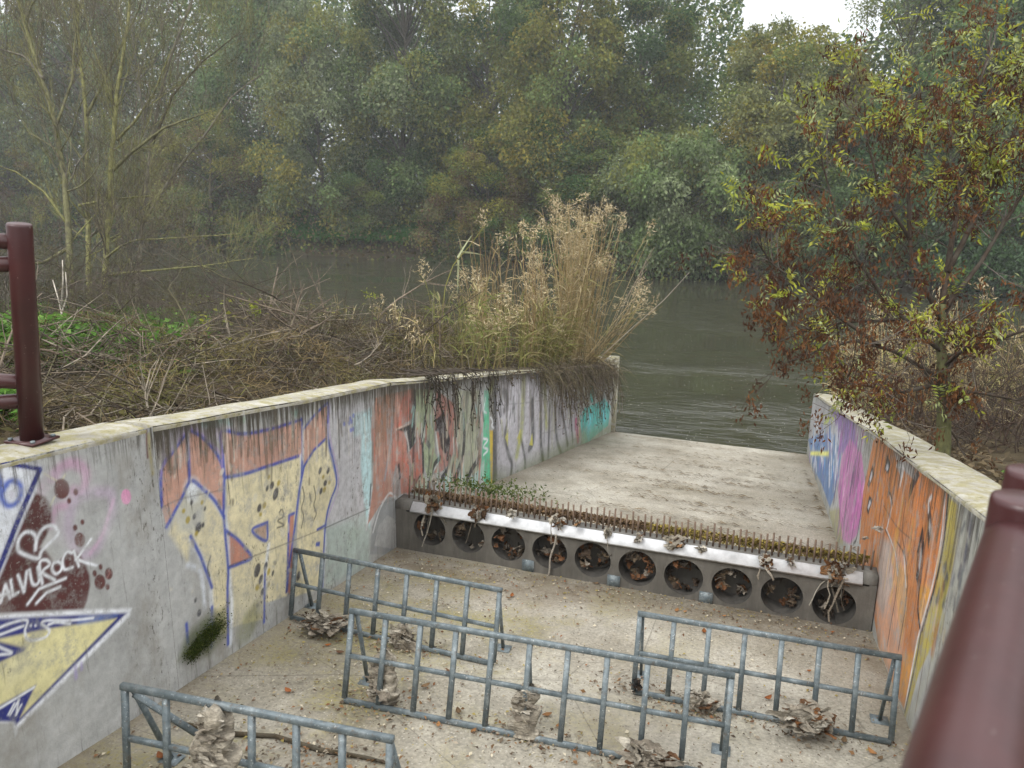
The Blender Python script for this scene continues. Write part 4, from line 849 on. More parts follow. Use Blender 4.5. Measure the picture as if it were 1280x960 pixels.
for k, hx in enumerate(HX):                      # what is lodged inside each hole
    m = MB(); zc = hz(hx); nn = [6, 12, 14, 12, 14, 13, 11, 10, 8, 9][k]
    for q in range(nn):
        t = rnd.uniform(0, 6.28); r_ = HR * rnd.uniform(.5, .85); crumple(m, dw(hx + r_ * math.cos(t), rnd.uniform(.02, .16), zc + r_ * math.sin(t)), (.065, .07, .06), 2, 200 + k * 20 + q, [(.12, .09, .06), (.07, .05, .035), (.30, .26, .21), (.18, .085, .04), (.05, .04, .03)])
    nth = ['first', 'second', 'third', 'fourth', 'fifth', 'sixth', 'seventh', 'eighth', 'ninth', 'tenth'][k]
    tagp(m.build('leaf_plug', M_RAG, None, False, dw(hx, .1, zc), True), f'dark dead leaves lodged in the {nth} weir hole counted from the cream graffiti wall', 'debris', 'leaves lodged in the weir holes')

# litter heaped behind the comb, loose fines, fallen leaves
def litter(name, P, size, cols, g, flat=.5):
    D = g.normal(size=P.shape) * [1, 1, flat * .5]; Nn = g.normal(size=P.shape) * flat + [0, 0, 1]
    L = size * g.uniform(.5, 1.4, len(P)); V, Q = leaves(P, D, Nn, L, L * g.uniform(.3, .7, len(P)))
    c = np.array(cols)[g.integers(len(cols), size=len(P))] * g.uniform(.6, 1.3, (len(P), 1)); return npmesh(name, V, Q, M_DRY, None, np.repeat(c, 4, 0))
g = np.random.default_rng(5); n = 9000
a = g.uniform(0.05, DL - .05, n); b = .20 + np.abs(g.normal(size=n)) * .30; P = np.array([dw(x, y, 0) for x, y in zip(a, b)]); P[:, 2] = np.maximum(slab_z(P[:, 1]), lz(a) + .07 - (b - .25).clip(0) * .55) + g.uniform(0, .05, n)
cl = np.where((a > 2.3)[:, None] & (g.random((n, 1)) < .75), (.26, .20, .05), (.17, .11, .06)) * g.uniform(.5, 1.4, (n, 1))
D = g.normal(size=P.shape); Nn = g.normal(size=P.shape) * .5 + [0, 0, 1]; L = .035 * g.uniform(.5, 1.6, n); V, Q = leaves(P, D, Nn, L, L * .4)
npmesh('leaf_litter', V, Q, M_DRY, None, np.repeat(cl, 4, 0))['kind'] = 'stuff'
n = 9000; x = g.uniform(-2.9, 1.2, n); y = g.uniform(1.8, 6.0, n); keep = (g.random(n) < .22 + .8 * np.exp(-((y - 5.8) / .22) ** 2) + .25 * np.exp(-((x + 1.9) / .7) ** 2) + .5 * np.exp(-((y - 4.14) / .09) ** 2) * ((x < -1.3) | (x > -.5)) + .5 * np.exp(-((y - 3.38) / .09) ** 2) * (abs(x + .95) < 1.1)); x, y = x[keep], y[keep]
litter('litter_fines', np.stack([x, y, slab_z(y) + .012], -1), .022, [(.45, .40, .30), (.30, .24, .14), (.12, .08, .05), (.26, .21, .07), (.20, .10, .05)], g, .3)['kind'] = 'stuff'
n = 4200; x = g.normal(-.3, .9, n).clip(-2.4, 1.2); y = g.normal(10.2, 2.0, n).clip(7, 14.2); w_ = np.sin(y * 7 + x * 2) + np.sin(y * 17 + x) > .1; x, y = x[w_], y[w_]
P = np.stack([x, y, slab_z(y) + .012], -1); D = np.stack([np.ones(len(x)), g.normal(size=len(x)) * .3, 0 * x], -1); L = g.uniform(.02, .16, len(x)); V, Q = leaves(P, D, np.tile([0, 0, 1.], (len(x), 1)) + g.normal(size=P.shape) * .2, L, .010)
npmesh('twig_drift', V, Q, M_DRY, None, np.repeat(np.array([(.11, .075, .04), (.18, .13, .07), (.07, .05, .03)])[g.integers(3, size=len(x))], 4, 0))['kind'] = 'stuff'
g2 = np.random.default_rng(61); q = []
for px, py in ((405, 782), (502, 806), (476, 884), (653, 924), (815, 965), (874, 893), (1008, 915), (796, 866), (262, 980), (330, 955), (430, 945)):
    c = on_slab(px, py); a = g2.normal(size=(130, 2)) * [.20, .09]; q.append(np.stack([c[0] + a[:, 0], c[1] + a[:, 1], slab_z(c[1] + a[:, 1]) + .012 + .012 * g2.random(130)], -1))
q = np.concatenate(q); q = q[(q[:, 0] > wl(q[:, 1]) + .02) & (q[:, 0] < wr(q[:, 1]) - .02)]
litter('litter_fines', q, .030, [(.20, .165, .12), (.13, .10, .07), (.28, .235, .175), (.20, .11, .05), (.09, .065, .045)], g2, .3)['kind'] = 'stuff'
def fallen_leaf(p, size, c, seed):
    g = np.random.default_rng(seed); nu, nv = 5, 4; U_, V_ = np.meshgrid(np.linspace(-1, 1, nu), np.linspace(-1, 1, nv), indexing='ij'); w_ = (1 - np.abs(U_) ** 1.7) * .5 + .06
    L = np.stack([U_, V_ * w_, .35 * U_ ** 2 * g.uniform(.2, 1.2) + .25 * V_ ** 2 * g.uniform(-.4, 1.2)], -1).reshape(-1, 3) * size; t = g.uniform(0, 6.28)
    L = L @ np.array([[math.cos(t), math.sin(t), 0], [-math.sin(t), math.cos(t), 0], [0, 0, 1]]); i, j = np.meshgrid(np.arange(nu-1), np.arange(nv-1), indexing='ij'); a = (i * nv + j).ravel()
    o = npmesh('fallen_leaf', L + p, np.stack([a, a+nv, a+nv+1, a+1], -1), M_DRY, None, np.tile(np.array(c) * g.uniform(.7, 1.25), (len(L), 1)), True, p)
    return tagp(o, 'small dry orange brown leaf lying on the pale channel floor', 'leaf', 'dry leaves fallen on the channel floor')
spots = [(536,702),(532,858),(560,888),(548,905),(497,690),(636,748),(683,746),(640,745),(706,727),(745,729),(625,903),(684,893),(592,914),(676,936),(718,938),(573,890),(1003,818),(1011,838),(1000,843),(908,897),(940,902),(1055,926),(1048,937),(1100,948),(1072,915),(846,762),(856,764),(1040,790),(880,790),(425,815),(410,806),(620,900),(430,928),(200,945),(312,935),(360,863),(560,838),(905,770),(925,785),(700,907),(600,822),(960,873),(1090,940)]
for k, (px, py) in enumerate(spots):
    p = on_slab(px, py, .012); fallen_leaf(p, rnd.choice([.014, .018, .022, .030]), rnd.choice([(.28, .10, .03), (.22, .08, .03), (.13, .07, .04), (.30, .15, .06), (.17, .11, .06)]), k)
m = MB(); pts = [on_slab(x, y, .01) for x, y in ((205, 902), (240, 906), (290, 918), (345, 922), (400, 937), (460, 948), (500, 958))]
m.tube(np.array(pts) + rng.normal(size=(7, 3)) * .006, [.006, .012, .014, .012, .014, .01, .006], 6, c=(.07, .055, .035)); tagp(m.build('fallen_branch', M_BARK, None, True, pts[0], True), 'long thin dark branch lying behind the nearest barrier', 'branch')

# ------------------------------------------------------------------ maroon railings
def elbow(*p, n=8):
    p = [np.asarray(q, float) for q in p]; out = []
    for k in range(len(p) - 1):
        out += [lerp(p[k], p[k+1], t) for t in np.linspace(0, 1, n, endpoint=False)]
    return np.array(out + [p[-1]])
lp = on_y(40, 549, 0); lpb = np.array([-3.126, 2.635, float(tz(2.635)) + .014])
lr = thing('railing', 'maroon tube railing with a flanged post on the graffiti wall, far left', 'railing', lpb)
ptop = on_y(24, 279, 2.62); pax = unit(ptop - lpb); hp = np.linalg.norm(ptop - lpb); pr_ = .050
m = MB(); z0 = lpb[2]; m.tube([lpb + pax * z for z in (.008, hp - .012, hp - .004, hp)], [pr_, pr_, pr_ * .96, pr_ * .85], 28); m.build('post', M_RAIL, lr, True)
m = MB(); m.box(lpb + [-.085, -.075, 0], lpb + [.085, .075, .011]); fp = m.build('base_plate', M_RAIL, lr)
for sx_, sy_ in ((-1, -1), (1, -1), (1, 1), (-1, 1)):
    MB().tube([lpb + [.066 * sx_, .055 * sy_, .0112], lpb + [.066 * sx_, .055 * sy_, .022]], .011, 6).build('bolt', M_GALV, fp)
for zz, yb in ((hp - .085, -.05), (hp - .175, .0), (.285, -.05), (.200, .0)):
    q0 = lpb + pax * zz; q1 = q0 + [-.10, -.05, .012 if yb else -.004]; q2 = q0 + [-1.3, -1.15 + yb * 2, .012 if yb else -.004]
    MB().tube(np.concatenate([[q0], [q1], elbow(q1, q2, n=3)[1:]]), .034, 18).build('rail', M_RAIL, lr, True)
pA = at_depth(1279, 622, 1.36); pB = at_depth(1292, 588, 1.52)
rr = thing('railing', 'maroon tube handrail close to the lens, lower right corner', 'railing', (pA[0], pA[1], CZ - 1.6))
for p, rr_ in ((pA, .050), (pB, .048)):
    MB().tube([(p[0], p[1], CZ - 1.60), (p[0], p[1], p[2] - .012), (p[0], p[1], p[2] - .003), (p[0], p[1], p[2])], [rr_, rr_, rr_ * .96, rr_ * .84], 32).build('post', M_RAIL, rr, True)
    MB().box((p[0] - .08, p[1] - .08, CZ - 1.60), (p[0] + .08, p[1] + .08, CZ - 1.588)).build('base_plate', M_RAIL, rr)
h0 = pA + [0, 0, -.085]; h1 = at_depth(1190, 1060, .60)
MB().tube(np.concatenate([elbow(h0, lerp(h0, h1, .5), h1, n=5), [h1 + (h1 - h0) * 1.2]]), .050, 32).build('handrail', M_RAIL, rr, True)
m = MB(); m.box((-1.2, -2.4, CZ - 1.85), (pB[0] + .3, .62, CZ - 1.604)); m.box((pA[0] - .2, .6201, CZ - 1.85), (pB[0] + .3, pB[1] + .25, CZ - 1.604)); m.build('footbridge_deck', M_SLAB)['kind'] = 'structure'
# ------------------------------------------------------------------ vegetation
def on_land(px, py): d = ray(px, py); t = -.873 / (d[2] + .1538 * d[1]); return EYE + d * t
def gz(x, y): return float(terrain(np.array([[float(x)]]), np.array([[float(y)]]))[0, 0])
def fpos(px, d):
    r = ray(px, 300)[:2]; r = r / np.linalg.norm(r)
    for t in np.arange(20, 140, .25):
        p = r * t
        if p[1] > far_bank(p[0]) + d: return p
    return p
def twigs(mb, p, d, L, r, lev, g, tips, c, spread=.7, n_sub=4, up=.15, wob=.18, sides=4, grav=0.0, rmin=.0016):
    """one branch and, level by level, the twigs it carries"""
    k = 6; pts = [np.asarray(p, float)]; d = unit(d)
    for s_ in range(k):
        d = unit(d + g.normal(size=3) * wob + np.array([0, 0, up * .3 - grav * s_ / k])); pts.append(pts[-1] + d * L / k)
    pts = np.array(pts); rad = np.linspace(r, max(r * .35, rmin), k + 1); mb.tube(pts, rad, max(3, sides), False, c)
    if lev == 0: tips.append((pts[-1], d)); return
    for s_ in range(n_sub):
        t = g.uniform(.25, 1.0); i = min(int(t * k), k - 1); q = lerp(pts[i], pts[i + 1], t * k - i)
        dd = unit(d + g.normal(size=3) * spread + np.array([0, 0, up])); twigs(mb, q, dd, L * g.uniform(.35, .65), max(rad[i] * .55, rmin), lev - 1, g, tips, c, spread, n_sub, up, wob, 3, grav, rmin)
    tips.append((pts[-1], d))

# --- the far bank's trees
def crown_tree(seed, H, Rr, b0, ncl, nl, L, pal, droop=.3, prof=None, trunk_r=.2, rc=(.7, 1.5), barec=(.10, .09, .07), stem=True):
    g = np.random.default_rng(seed); prof = prof or (lambda f: math.sin(math.pi * min(max(f * .92 + .06, 0), 1)) ** .6)
    P = []; D = []; Cc = []; cl = []
    for k in range(ncl):
        f = g.random() ** .9; a = g.uniform(0, 6.283); e = Rr * prof(f) * g.uniform(.35, 1.0) ** .6; r_ = g.uniform(*rc) * (1.1 - .4 * f)
        c = np.array([e * math.cos(a), e * math.sin(a), b0 + f * (H - b0)]); cl.append(c)
        n = int(nl * r_ ** 1.5); u = g.normal(size=(n, 3)); u /= np.linalg.norm(u, axis=1, keepdims=True); lump = Wav(seed * 100 + k, 2.2, 6, 3)
        rad = r_ * (g.random(n) ** .45) * (1 + .35 * lump(u)); q = c + u * rad[:, None] * [1, 1, .8]; q[:, 2] -= droop * (rad / r_) ** 2 * r_ * g.uniform(0, 1, n)
        P.append(q); D.append(u * .6 + g.normal(size=(n, 3)) * .5 + [0, 0, -droop]); base = np.array(pal[g.integers(len(pal))]); base2 = np.array(pal[g.integers(len(pal))])
        Cc.append((base + (base2 - base) * (g.random((n, 1)) < .25)) * g.uniform(.65, 1.35, (n, 1)) * g.uniform(.8, 1.2))
    P, D, Cc = map(np.concatenate, (P, D, Cc)); Ls = L * g.uniform(.6, 1.4, len(P)); V, Q = leaves(P, D, g.normal(size=P.shape) + [0, 0, .5], Ls, Ls * .6, .1)
    m = MB(); h = H * .82; pts = np.array([[.02 * H * math.sin(z * 5 + seed) * z, .02 * H * math.cos(z * 4 + seed) * z, z * h] for z in np.linspace(-.03, 1, 9)]); m.tube(pts, np.linspace(trunk_r, trunk_r * .2, 9), 8, c=barec)
    for c in (cl[::3] if stem else cl[::6]):
        z = max(.12, min(.8, (c[2] - .18 * H) / h)); q = np.array([np.interp(z, np.linspace(-.03, 1, 9), pts[:, i]) for i in range(3)])
        mid = lerp(q, c, .5) + [0, 0, .06 * H * g.uniform(-.4, .8)]; m.tube(np.array([q, lerp(q, mid, .6), mid, lerp(mid, c, .6), c]), np.linspace(trunk_r * .38, trunk_r * .06, 5), 5, False, c=barec)
    return V, Q, np.repeat(Cc, 4, 0), m
GD, GG, OL, YO, BR, GY = (.060, .108, .030), (.140, .195, .070), (.195, .205, .050), (.27, .245, .055), (.130, .105, .055), (.20, .235, .12)
KINDS = {}
def kind(name, *a, **k):
    V, Q, c, m = crown_tree(*a, **k); tr = m; KINDS[name] = (V, Q, c, tr)
BROAD = lambda f: (math.sin(math.pi * min(max(f * .80 + .14, 0), 1))) ** .45
kind('poplar', 1, 19, 4.4, .8, 130, 360, .21, [GD, GG, GG, OL, GY], .35, BROAD, trunk_r=.26, rc=(1.0, 1.9))
kind('gold', 2, 17.5, 4.8, .6, 130, 360, .21, [OL, YO, GG, OL, GG, GD], .3, BROAD, trunk_r=.26, rc=(1.0, 1.9))
kind('round', 3, 11, 4.6, .5, 80, 320, .19, [GG, OL, GD, OL, BR], .3, trunk_r=.2, rc=(.9, 1.7))
kind('willow', 4, 8.0, 5.2, .1, 90, 330, .20, [GG, GY, GG, OL], .9, trunk_r=.2, rc=(.8, 1.6))
kind('shrub', 5, 4.2, 2.6, .0, 50, 260, .15, [GD, GG, OL, BR], .3, trunk_r=.06, rc=(.5, 1.0))
kind('thin', 6, 18, 3.8, 2, 110, 190, .15, [GY, GG, BR, OL], .2, BROAD, trunk_r=.16, rc=(.8, 1.6))
kind('pale', 7, 14, 4.8, .4, 105, 330, .20, [GY, GG, GY, OL, YO], .5, BROAD, trunk_r=.22, rc=(1.0, 1.8))
PROTO = {}
def put_tree(kindn, px, dist, label, sc_=1.0, hs=1.0, tint=(1, 1, 1), cat='tree', group='trees on the far bank', nm='broadleaf_tree'):
    x, y = fpos(px, dist); z = gz(x, y) - .1; rz_ = rnd.uniform(0, 6.28)
    if kindn not in PROTO:
        r = thing(nm, label, cat, (0, 0, 0), group); V, Q, c, m = KINDS[kindn]; k1 = npmesh('crown', V, Q, M_LEAF, r, c); k2 = m.build('trunk', M_BARK, r, True, None, True); PROTO[kindn] = r
    else:
        src = PROTO[kindn]; r = src.copy(); COL.objects.link(r); r.name = nm; r['label'] = label; r['category'] = cat; r['group'] = group
        for ch in src.children: c2 = ch.copy(); COL.objects.link(c2); c2.parent = r
    r.location = (x, y, z); r.rotation_euler = (0, 0, rz_); r.scale = (sc_, sc_, sc_ * hs)
    for ch in r.children: ch.color = (*(tint if 'crown' in ch.name else (1, 1, 1)), 1)
    return r
T = [('willow', 850, 1.2, 'weeping grey green willow overhanging the water right of the reeds', .95, 1.0, (1, 1.02, 1)),
     ('gold', 700, 5, 'tall golden olive tree behind the reed plumes, its crown out of frame', 1.0, 1.05, (1.05, 1.0, .9)),
     ('gold', 605, 7, 'tall yellow tinged tree left of the golden olive one', .95, 1.15, (.9, .95, .9)),
     ('poplar', 505, 5, 'tall dark green poplar with a pale trunk above the bare purple bush', 1.0, 1.1, (1, 1, 1)),
     ('pale', 405, 4, 'pale grey green tree leaning over the green grassy bank', 1.0, 1.15, (1, 1, 1)),
     ('round', 268, 2.0, 'olive grey spreading tree on the bank right of the mossy trunks', .92, .85, (1.1, 1.0, .95)),
     ('poplar', 330, 9, 'tall hazy green poplar behind the olive grey spreading tree', 1.05, 1.15, (.9, 1, 1)),
     ('gold', 790, 9, 'dark olive tree just left of the gap of sky', .95, .98, (.72, .82, .8)),
     ('pale', 965, 4.5, 'yellowish olive tree under the gap of sky', .98, .92, (1.1, 1.0, .75)),
     ('round', 1040, 6, 'small rounded olive tree between the gap of sky and the thin tree', 1.0, .92, (1, .95, .8)),
     ('thin', 1105, 9, 'thin half bare tree right of the gap of sky', 1.05, .95, (.95, 1, 1.05)),
     ('poplar', 1195, 7, 'dark green tree behind the top of the brown leaved tree', 1.05, .95, (.8, .95, .9)),
     ('gold', 1290, 8, 'dark tree at the right edge of the photo', 1.0, .95, (.7, .9, .85)),
     ('thin', 195, 6, 'thin hazy half bare tree behind the mossy branches', 1.1, 1.1, (.95, .95, .95)),
     ('pale', 120, 7, 'hazy grey tree behind the mossy trunks', 1.1, 1.3, (.85, .85, .85)),
     ('thin', 40, 5, 'thin hazy tree at the upper left corner', 1.1, 1.1, (.9, .95, 1)),
     ('poplar', -30, 8, 'hazy dark poplar cut by the left edge of the photo', 1.1, 1.1, (.85, .95, .95)),
     ('round', 900, 2.5, 'low olive tree directly right of the weeping willow', .72, .8, (.8, .95, .9)),
     ('round', 610, 2.2, 'low yellow olive tree in front of the tall yellow tinged tree', .8, .85, (1.15, 1.05, .75)),
     ('round', 745, 3, 'low dark green tree behind the tip of the reeds', .85, .8, (.7, .85, .8)),
     ('pale', 190, 3, 'low olive tree half hidden by the mossy trunks', .75, .7, (.9, .85, .8)),
     ('willow', 1010, 2, 'low spreading grey willow beyond the tip of the right wall', .8, .85, (.75, .85, .85)),
     ('round', 1130, 2.5, 'low dark tree on the bank beyond the brown leaved tree', .95, .9, (.6, .8, .75)),
     ('willow', 1240, 2, 'low dark willow far right beyond the brown leaved tree', .95, .9, (.6, .8, .78)),
     ('round', 20, 2, 'low brownish tree on the far bank at the left edge', .8, .7, (1, .8, .7)),
     ('round', 470, 3.5, 'small dark tree above the green grassy bank', .7, .8, (.75, .9, .85))]
for t in T: put_tree(*t[:4], *t[4:])
for k, (px, d, lab, s_, tint) in enumerate([(325, .6, 'low bush at the waterline left of the green grassy bank', .7, (1, 1, .9)), (560, 1.0, 'bare purple brown bush on the bank left of the reeds', .95, (1.15, .85, 1.0)), (640, .5, 'low dark bush at the waterline behind the reeds', .8, (.8, .9, .8)), (700, .3, 'low bush at the waterline left of the weeping willow', .8, (.75, .9, .8)),
        (950, .5, 'grey dead looking bush at the waterline right of the weeping willow', .9, (1.2, 1.05, 1.1)), (240, .3, 'low brown bush at the waterline under the olive grey tree', .75, (1.2, .95, .8)), (160, .3, 'low bush at the waterline behind the mossy trunks', .85, (1.1, .95, .85)), (60, .5, 'low bush at the waterline by the left edge', .9, (1, .9, .8)), (1080, .4, 'low dark bush at the far waterline behind the brown leaved tree', .9, (.7, .9, .8)), (1200, .4, 'dark waterline bush near the right edge', .9, (.7, .9, .8))]):
    put_tree('shrub', px, d, lab, s_, 1.0, tint, 'bush', 'bushes along the far waterline', 'bush')
def far_mass(name, n, dmin, dmax, zf, L, pal, seed, kindn='stuff'):
    g = np.random.default_rng(seed); x = g.uniform(-85, 42, n); d = g.uniform(dmin, dmax, n); y = far_bank(x) + d; lump = Wav(seed, .22, 10, 2)(np.stack([x, y], -1))
    pxs = 640 + FPX * ((np.stack([x, y, 0 * x + CZ], -1) - EYE) @ R) / ((np.stack([x, y, 0 * x + CZ], -1) - EYE) @ W); hk = np.where((pxs > 910) & (pxs < 1075), .66, 1.0) if zf > 5 else 1.0
    z = .9 * np.clip(d / 1.6, 0, 1) - .1 + d * .07 + hk * zf * g.random(n) ** 1.0 * (1 + .35 * lump); P = np.stack([x, y, z], -1); Ls = L * g.uniform(.6, 1.5, n)
    V, Q = leaves(P, g.normal(size=P.shape), g.normal(size=P.shape) + [0, 0, .4], Ls, Ls * .65); c = np.array(pal)[g.integers(len(pal), size=n)] * g.uniform(.6, 1.3, (n, 1)) * (1 + .3 * lump[:, None])
    o = npmesh(name, V, Q, M_LEAF, None, np.repeat(np.clip(c, .005, 1), 4, 0)); o['kind'] = kindn; return o
far_mass('distant_wood', 260000, 10, 30, 19, .32, [GD, GG, OL, GD], 71)
far_mass('bank_undergrowth', 42000, -.9, 9, 1.9, .22, [GD, GD, OL, BR, BR, (.07, .05, .03)], 72)
g = np.random.default_rng(73); n = 9000; u = g.random((n, 2)); xy = np.array([fpos(lerp(360, 520, a), .8 + 3.5 * b) for a, b in u[:300]]); xy = xy[g.integers(300, size=n)] + g.normal(size=(n, 2)) * .35
P = np.stack([xy[:, 0], xy[:, 1], .9 + (xy[:, 1] - far_bank(xy[:, 0])) * .35 + .15], -1); V, Q = blades(P, g.normal(size=P.shape) * .5 + [0, 0, 1], g.uniform(.25, .5, n), .06, .5, g, 2)
npmesh('bank_grass', V, Q, M_LEAF, None, np.repeat(np.array([(.03, .11, .015)]) * g.uniform(.6, 1.3, (n, 1)), 6, 0))['kind'] = 'stuff'

# --- mossy bare trees on the near left bank
MOSS, MOSS2, GREYB = (.225, .22, .095), (.165, .16, .085), (.18, .165, .13)
def limb_tree(name, label, base, limbs, cat, mats, seed, twig, group=None, sides=8):
    """limbs: (pixel outline, depth at each end, radius at each end, colour); twigs grow along each limb"""
    g = np.random.default_rng(seed); r = thing(name, label, cat, base, group); tips = []; trunk = MB(); tw = MB()
    for k, (pxs, d0, d1, r0, r1, c) in enumerate(limbs):
        n = len(pxs); pts = np.array([at_depth(x, y, lerp(d0, d1, i / (n - 1))) for i, (x, y) in enumerate(pxs)])
        if k == 0: pts = np.concatenate([[base], pts])
        fine = np.array([[np.interp(t, np.arange(len(pts)), pts[:, i]) for i in range(3)] for t in np.linspace(0, len(pts) - 1, len(pts) * 4)]); fine[1:-1] += g.normal(size=fine[1:-1].shape) * r0 * .10
        rad = np.linspace(r0, r1, len(fine)); trunk.tube(fine, rad, sides, True, c)
        Ls = np.linalg.norm(np.diff(fine, axis=0), axis=1).sum()
        for s_ in range(int(Ls * twig['per_m'])):
            i = int(g.uniform(twig.get('from', .2), 1) * (len(fine) - 1)); i = min(i, len(fine) - 2); ax = unit(fine[i + 1] - fine[i])
            dd = unit(ax * twig.get('along', .6) + g.normal(size=3) * .75 + [0, 0, twig.get('up', .3)]); tc = twig['col'][g.integers(len(twig['col']))]
            twigs(tw, fine[i], dd, twig['L'] * g.uniform(.5, 1.3), max(rad[i] * twig.get('rk', .28), .003), twig['lev'], g, tips, tc, .6, twig.get('sub', 4), twig.get('up', .3), .14, 4, twig.get('grav', 0), twig.get('rmin', .002))
    trunk.build('trunk', M_BARK, r, True, None, True); tw.build('twigs', M_BARK, r, True, None, True); return r, tips, g
TW = dict(per_m=5.0, L=1.2, lev=2, sub=5, rk=.34, up=.35, col=[GREYB, MOSS, MOSS2, (.15, .13, .09)], rmin=.0022, along=.9)
def lbase(px, py, dep): p = at_depth(px, py, dep); p[2] = gz(p[0], p[1]) - .05; return p
limb_tree('bare_tree', 'mossy yellow trunked bare tree with low curved side branches, right of its two neighbours', lbase(132, 400, 12.5), [
    ([(131, 350), (134, 300), (139, 200), (146, 117), (158, 40), (170, -60)], 12.5, 12.5, .052, .018, MOSS), ([(146, 175), (170, 150), (192, 117), (215, 60)], 12.5, 12, .026, .007, MOSS), ([(131, 324), (150, 308), (169, 300), (233, 297), (300, 292)], 12.5, 11.5, .022, .005, MOSS),
    ([(134, 344), (165, 340), (192, 338), (257, 332), (320, 322)], 12.5, 11.5, .022, .005, MOSS), ([(138, 215), (165, 190), (205, 160), (260, 140)], 12.5, 12, .035, .01, MOSS2), ([(143, 130), (120, 70), (105, 10), (95, -50)], 12.5, 13, .025, .008, MOSS2)], 'tree', None, 301, TW, 'mossy bare trees on the near bank')
limb_tree('bare_tree', 'mossy bare tree with a straight middle trunk between its two neighbours', lbase(110, 395, 13.5), [
    ([(111, 350), (109, 250), (108, 146), (100, 60), (92, -60)], 13.5, 13.5, .052, .018, MOSS), ([(99, 257), (130, 250), (187, 245), (200, 250)], 13.4, 12.5, .026, .007, MOSS), ([(108, 146), (135, 90), (170, 20), (190, -40)], 13.5, 13, .027, .008, MOSS2), ([(109, 210), (70, 150), (40, 120), (-10, 90)], 13.5, 13.5, .022, .006, MOSS2), ([(105, 100), (85, 50), (60, -10)], 13.5, 13.5, .022, .006, GREYB)], 'tree', None, 302, TW, 'mossy bare trees on the near bank')
limb_tree('bare_tree', 'leaning mossy bare tree, leftmost of the mossy trees', lbase(90, 395, 12), [
    ([(88, 340), (86, 300), (80, 215), (68, 150), (50, 90), (25, 10), (10, -50)], 12, 12, .058, .02, MOSS2), ([(84, 280), (55, 240), (20, 215), (-20, 200)], 12, 11.5, .022, .006, MOSS), ([(70, 160), (90, 100), (95, 40), (88, -40)], 12, 12.5, .024, .007, MOSS2), ([(86, 310), (50, 330), (10, 325)], 12, 11.5, .03, .01, MOSS2), ([(55, 100), (30, 70), (-5, 60)], 12, 11.8, .03, .01, GREYB)], 'tree', None, 303, TW, 'mossy bare trees on the near bank')
limb_tree('bare_tree', 'slender grey bare tree arching over the water to the right of the mossy trunks', lbase(170, 392, 14), [
    ([(172, 340), (180, 260), (190, 170), (210, 80), (240, 0), (260, -50)], 14, 14, .045, .015, GREYB), ([(178, 280), (215, 220), (255, 170), (290, 120), (330, 90)], 14, 13.5, .03, .008, GREYB), ([(190, 180), (215, 120), (250, 80), (300, 40)], 14, 13.5, .03, .008, (.10, .09, .06))], 'tree', None, 304, TW, 'mossy bare trees on the near bank')

# --- bare shrubs and saplings tangled at the left bank
def bare_shrub_mesh(seed, n, H, c, lev=2):
    g = np.random.default_rng(seed); m = MB(); tips = []
    for k in range(n): twigs(m, [g.normal() * .25, g.normal() * .25, 0], [g.normal() * .55, g.normal() * .55, 1], H * g.uniform(.5, 1.1), .009, lev, g, tips, c[g.integers(len(c))], .6, 5, .1, .2, 4, .25, .003)
    return m
sh_p = tagp(bare_shrub_mesh(401, 12, 1.5, [(.13, .11, .09), (.09, .07, .055), (.11, .10, .05)]).build('bare_shrub', M_BARK, None, True, None, True), 'leafless tangled grey brown shrub among the others below the mossy trees', 'shrub', 'leafless shrubs on the left bank')
for k, (px, dep, s_) in enumerate([(60, 11, 1), (10, 9.5, 1), (35, 12.5, 1.15), (110, 12, .9), (155, 12.2, 1), (195, 13, 1.05), (235, 13.5, .95), (275, 13.6, .8), (85, 9.5, .7), (320, 13.6, .7), (-30, 10.5, 1.1), (130, 10.3, .75), (210, 11, .7), (260, 9.5, .55), (330, 9.0, .6), (390, 10, .6), (440, 10.5, .5), (300, 7.6, .42), (370, 8.0, .45), (480, 11, .5), (180, 8.2, .5), (240, 7.4, .4), (280, 8.6, .62), (350, 9.6, .7), (410, 9.2, .62), (450, 9.8, .66), (500, 10.5, .6), (520, 11.5, .62), (320, 10.6, .7), (220, 9.6, .6), (150, 9.0, .62)]):
    o = sh_p if k == 0 else sh_p.copy()
    if k: COL.objects.link(o)
    p = at_depth(px, 380, dep); o.location = (p[0], p[1], gz(p[0], p[1]) - .05); o.rotation_euler = (0, 0, k * 2.1); o.scale = (s_,) * 3
wh = MB(); gq = np.random.default_rng(5); tp_ = []
for pxs in ([(84, 440), (80, 405), (74, 378), (66, 350)], [(70, 425), (76, 395), (84, 370), (82, 340)], [(77, 385), (79, 350), (78, 325)]):
    pts = np.array([at_depth(x, y, 8.6) for x, y in pxs]); wh.tube(pts, np.linspace(.013, .005, len(pts)), 5, c=(.42, .38, .32))
tagp(wh.build('dead_sapling', M_BARK, None, True, at_depth(84, 440, 8.6), True), 'pale forked dead sapling rising from the green leaves at left', 'sapling')

